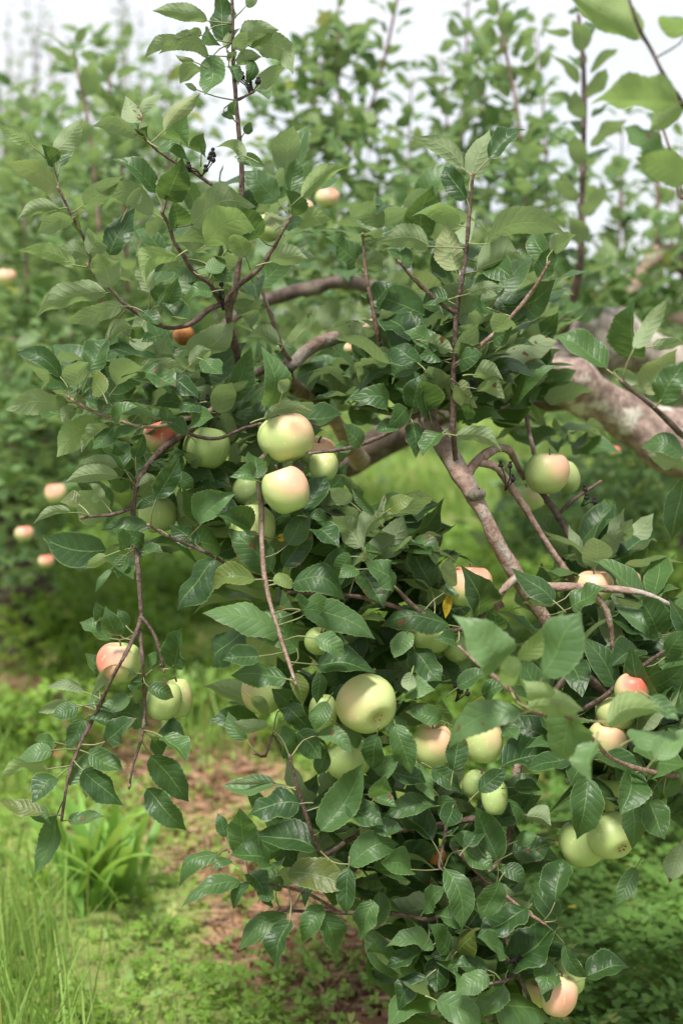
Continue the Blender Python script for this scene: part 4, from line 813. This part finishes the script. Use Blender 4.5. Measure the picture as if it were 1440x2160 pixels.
# grass: the mown alley beyond and the turf either side of the soil strip
x, y = scatter(42000, 2.2, 9.5, 1.25); k = rng.random(len(x)) > soil(x, y) * .93; x, y = x[k], y[k]
right = (x > .12 * y - .1)
h = rng.uniform(.02, .075, len(x)) * np.where(right, .8, 1.) * np.where(y < 3.6, .8, 1.1)
k = ((~right) & (rng.random(len(x)) < np.where(y < 3.8, .5, 1.))) | (right & (rng.random(len(x)) < .55)) | (y > 4.2)
tag(link('grass', blades('grass', x[k], y[k], h[k], rng.uniform(.0025, .005, k.sum()), M_GRASS, .6)), 'short green grass covering the orchard floor', 'grass', None, 'stuff')
x, y = scatter(26000, 8.5, 30, 1.1, 1.3)
tag(link('grass', blades('grass_far', x, y, rng.uniform(.08, .2, len(x)), rng.uniform(.012, .028, len(x)), M_GRASS, .6)), 'sunlit bright green grass of the alley beyond the trees', 'grass', None, 'stuff')
# taller grass at the lower left
pts = []
for i in range(620):
    p = G(random.gauss(10, 90), random.uniform(1960, 2500)); pts.append((p.x, p.y))
for i in range(200):
    p = G(random.gauss(20, 60), random.uniform(1470, 1700)); pts.append((p.x, p.y))
for i in range(260):
    p = G(random.gauss(470, 70), random.uniform(1500, 1640)); pts.append((p.x, p.y))
pts = np.array(pts); 
tag(link('grass', blades('grass_tall', pts[:, 0], pts[:, 1], rng.uniform(.10, .30, len(pts)), rng.uniform(.003, .006, len(pts)), M_GRASS, .35)), 'tall thin grass at the lower left corner', 'grass', None, 'stuff')
# leafy weeds: strip edges at the left, dense bright herbs in the middle distance
x, y = scatter(15000, 2.3, 4.6, 1.); s = soil(x, y); n = fbm(x, y, 2.6, 9)
k = (rng.random(len(x)) < np.clip(.55 + .55 * n - .38 * s, .12, 1)) & (x < .12 * y + .05); x, y = x[k], y[k]; z = hgt(x, y) + rng.uniform(.01, .05, len(x))
tag(link('weeds', hearts('weeds', x, y, z, rng.uniform(.006, .016, len(x)), M_WEED, 3, .5)), 'low leafy weeds creeping over the bare soil', 'weeds', None, 'stuff')
x, y = scatter(26000, 3.8, 8.0, 1., 1.25); n = fbm(x, y, 1.1, 4); k = (n > -.5) & (rng.random(len(x)) > soil(x, y)) ; x, y = x[k], y[k]; n = n[k]
z = hgt(x, y) * .6 + rng.random(len(x)) ** .7 * (.06 + .14 * np.clip(n + .5, 0, 1.4))
tag(link('weeds', hearts('weeds_mid', x, y, z, rng.uniform(.014, .034, len(x)), M_WEED, 3, .6)), 'knee-high bright green weeds growing under the trees', 'weeds', None, 'stuff')
# clover under the tree on the right
x, y = scatter(17000, 2.2, 5.2, 1.); k = (x > .10 * y - .02 + .08 * fbm(x, y, 2.5, 7)) & (rng.random(len(x)) > soil(x, y)); x, y = x[k], y[k]
z = hgt(x, y) + rng.uniform(.03, .12, len(x)) * (.7 + .3 * fbm(x, y, 2, 1))
tag(link('clover', hearts('clover', x, y, z, rng.uniform(.013, .026, len(x)), M_CLOVER, 3, .3)), 'dark green clover carpeting the shade under the tree', 'clover', None, 'stuff')
k = rng.random(len(x)) < .0025
tag(link('flowers', hearts('flowers', x[k], y[k], z[k] + .03, rng.uniform(.006, .01, k.sum()), M_FLOWER, 5, .3)), 'tiny yellow flowers dotted through the clover', 'flowers', None, 'stuff')
# straw on the soil
x, y = scatter(20000, 2.2, 5.6, 1.); k = rng.random(len(x)) < soil(x, y); x, y = x[k], y[k]; n = len(x)
th = rng.uniform(0, 6.283, n); L = rng.uniform(.02, .09, n); z = hgt(x, y) + rng.uniform(.004, .016, n); w = rng.uniform(.0005, .0014, n)
dx, dy = np.cos(th), np.sin(th)
V = np.stack([np.stack([x + sx * dx * L / 2 - sw * dy * w, y + sx * dy * L / 2 + sw * dx * w, z + sx * .006 * rng.normal(size=n)], -1) for sx, sw in ((-1, -1), (1, -1), (1, 1), (-1, 1))], 1).reshape(-1, 3)
tag(link('straw', bigmesh('straw', V, np.arange(n * 4).reshape(n, 4), [M_STRAW], None, np.repeat(np.stack([rng.random(n), 0 * x, 0 * x], -1), 4, 0))), 'dry straw litter scattered over the bare soil', 'straw', None, 'stuff')
# broad-bladed clump
def broad_clump(px, py, n, hmin, hmax, label, wide=.024, seed=1):
    random.seed(seed); c = G(px, py); c.z = float(hgt(np.array(c.x), np.array(c.y)))
    t = empty('weed_clump', c); tag(t, label, 'weed', 'broad-bladed weed clumps')
    for i in range(n):
        a = random.uniform(0, 6.283); L = random.uniform(hmin, hmax); lean = random.uniform(.15, .95); wd = wide * random.uniform(.6, 1.15)
        o = Vector((random.gauss(0, .045), random.gauss(0, .045), -.01)); dh = Vector((math.cos(a), math.sin(a), 0)); sd = Vector((-math.sin(a), math.cos(a), 0))
        V, F = [], []
        for k in range(8):
            s = k / 7; ctr = o + Vector((0, 0, 1)) * L * (s - .42 * lean * s * s) + dh * L * lean * (s * .35 + .55 * s * s)
            ww = wd * .5 * (.45 + 1.3 * s) * (1 - s ** 3) if k < 7 else .0006
            V += [ctr - sd * ww + Vector((0, 0, ww * .4)), ctr, ctr + sd * ww + Vector((0, 0, ww * .4))]
            if k: F += [[3 * k - 3, 3 * k - 2, 3 * k + 1, 3 * k], [3 * k - 2, 3 * k - 1, 3 * k + 2, 3 * k + 1]]
        link('blade', mesh('blade', [v[:] for v in V], F, [M_CLUMP], None, np.repeat(np.array([[random.random(), 0.6 * (random.random() < .06), 0]]), len(V), 0)), t)
broad_clump(205, 1915, 38, .19, .34, 'broad-bladed green weed clump on the soil strip edge at lower left', .032, 3)
broad_clump(90, 1890, 14, .10, .2, 'smaller broad-bladed weed clump left of the large one', .02, 4)
# upright leafy weeds at the right edge of the middle distance
def herb(px, py, h, label, seed):
    random.seed(seed); c = G(px, py); t = empty('weed_plant', c); tag(t, label, 'weed', 'upright weeds in the grass')
    pts = [c, c + Vector((.02, 0, h * .5)), c + Vector((-.01, .02, h))]
    o, cl, r = tube('stem', pts, (.004, .003, .0015), M_PET, t, 5, .04)
    sl_ = shoot_leaves(cl, .05, .09, .02)
    for b, dv, nv, L, W in sl_:
        x, y, z = leaf_points(LG_MID, L, W * .8, .15, .2, 0, .05, 0, 0, 0); A = Vector(dv).normalized(); N = Vector(nv); N = (N - N.dot(A) * A).normalized(); C = N.cross(A)
        V = np.outer(x, A) + np.outer(y, C) + np.outer(z, N)
        link('leaf', mesh('leaf', V, LG_MID[2], [M_WEED], None, np.repeat(np.array([[random.random(), 0, 0]]), len(V), 0)), t, Vector(b) - c)
herb(1400, 1290, .34, 'bright upright weed with pointed leaves at the right edge', 5)
herb(1330, 1330, .22, 'shorter upright weed beside the bright pointed-leaved one', 6)
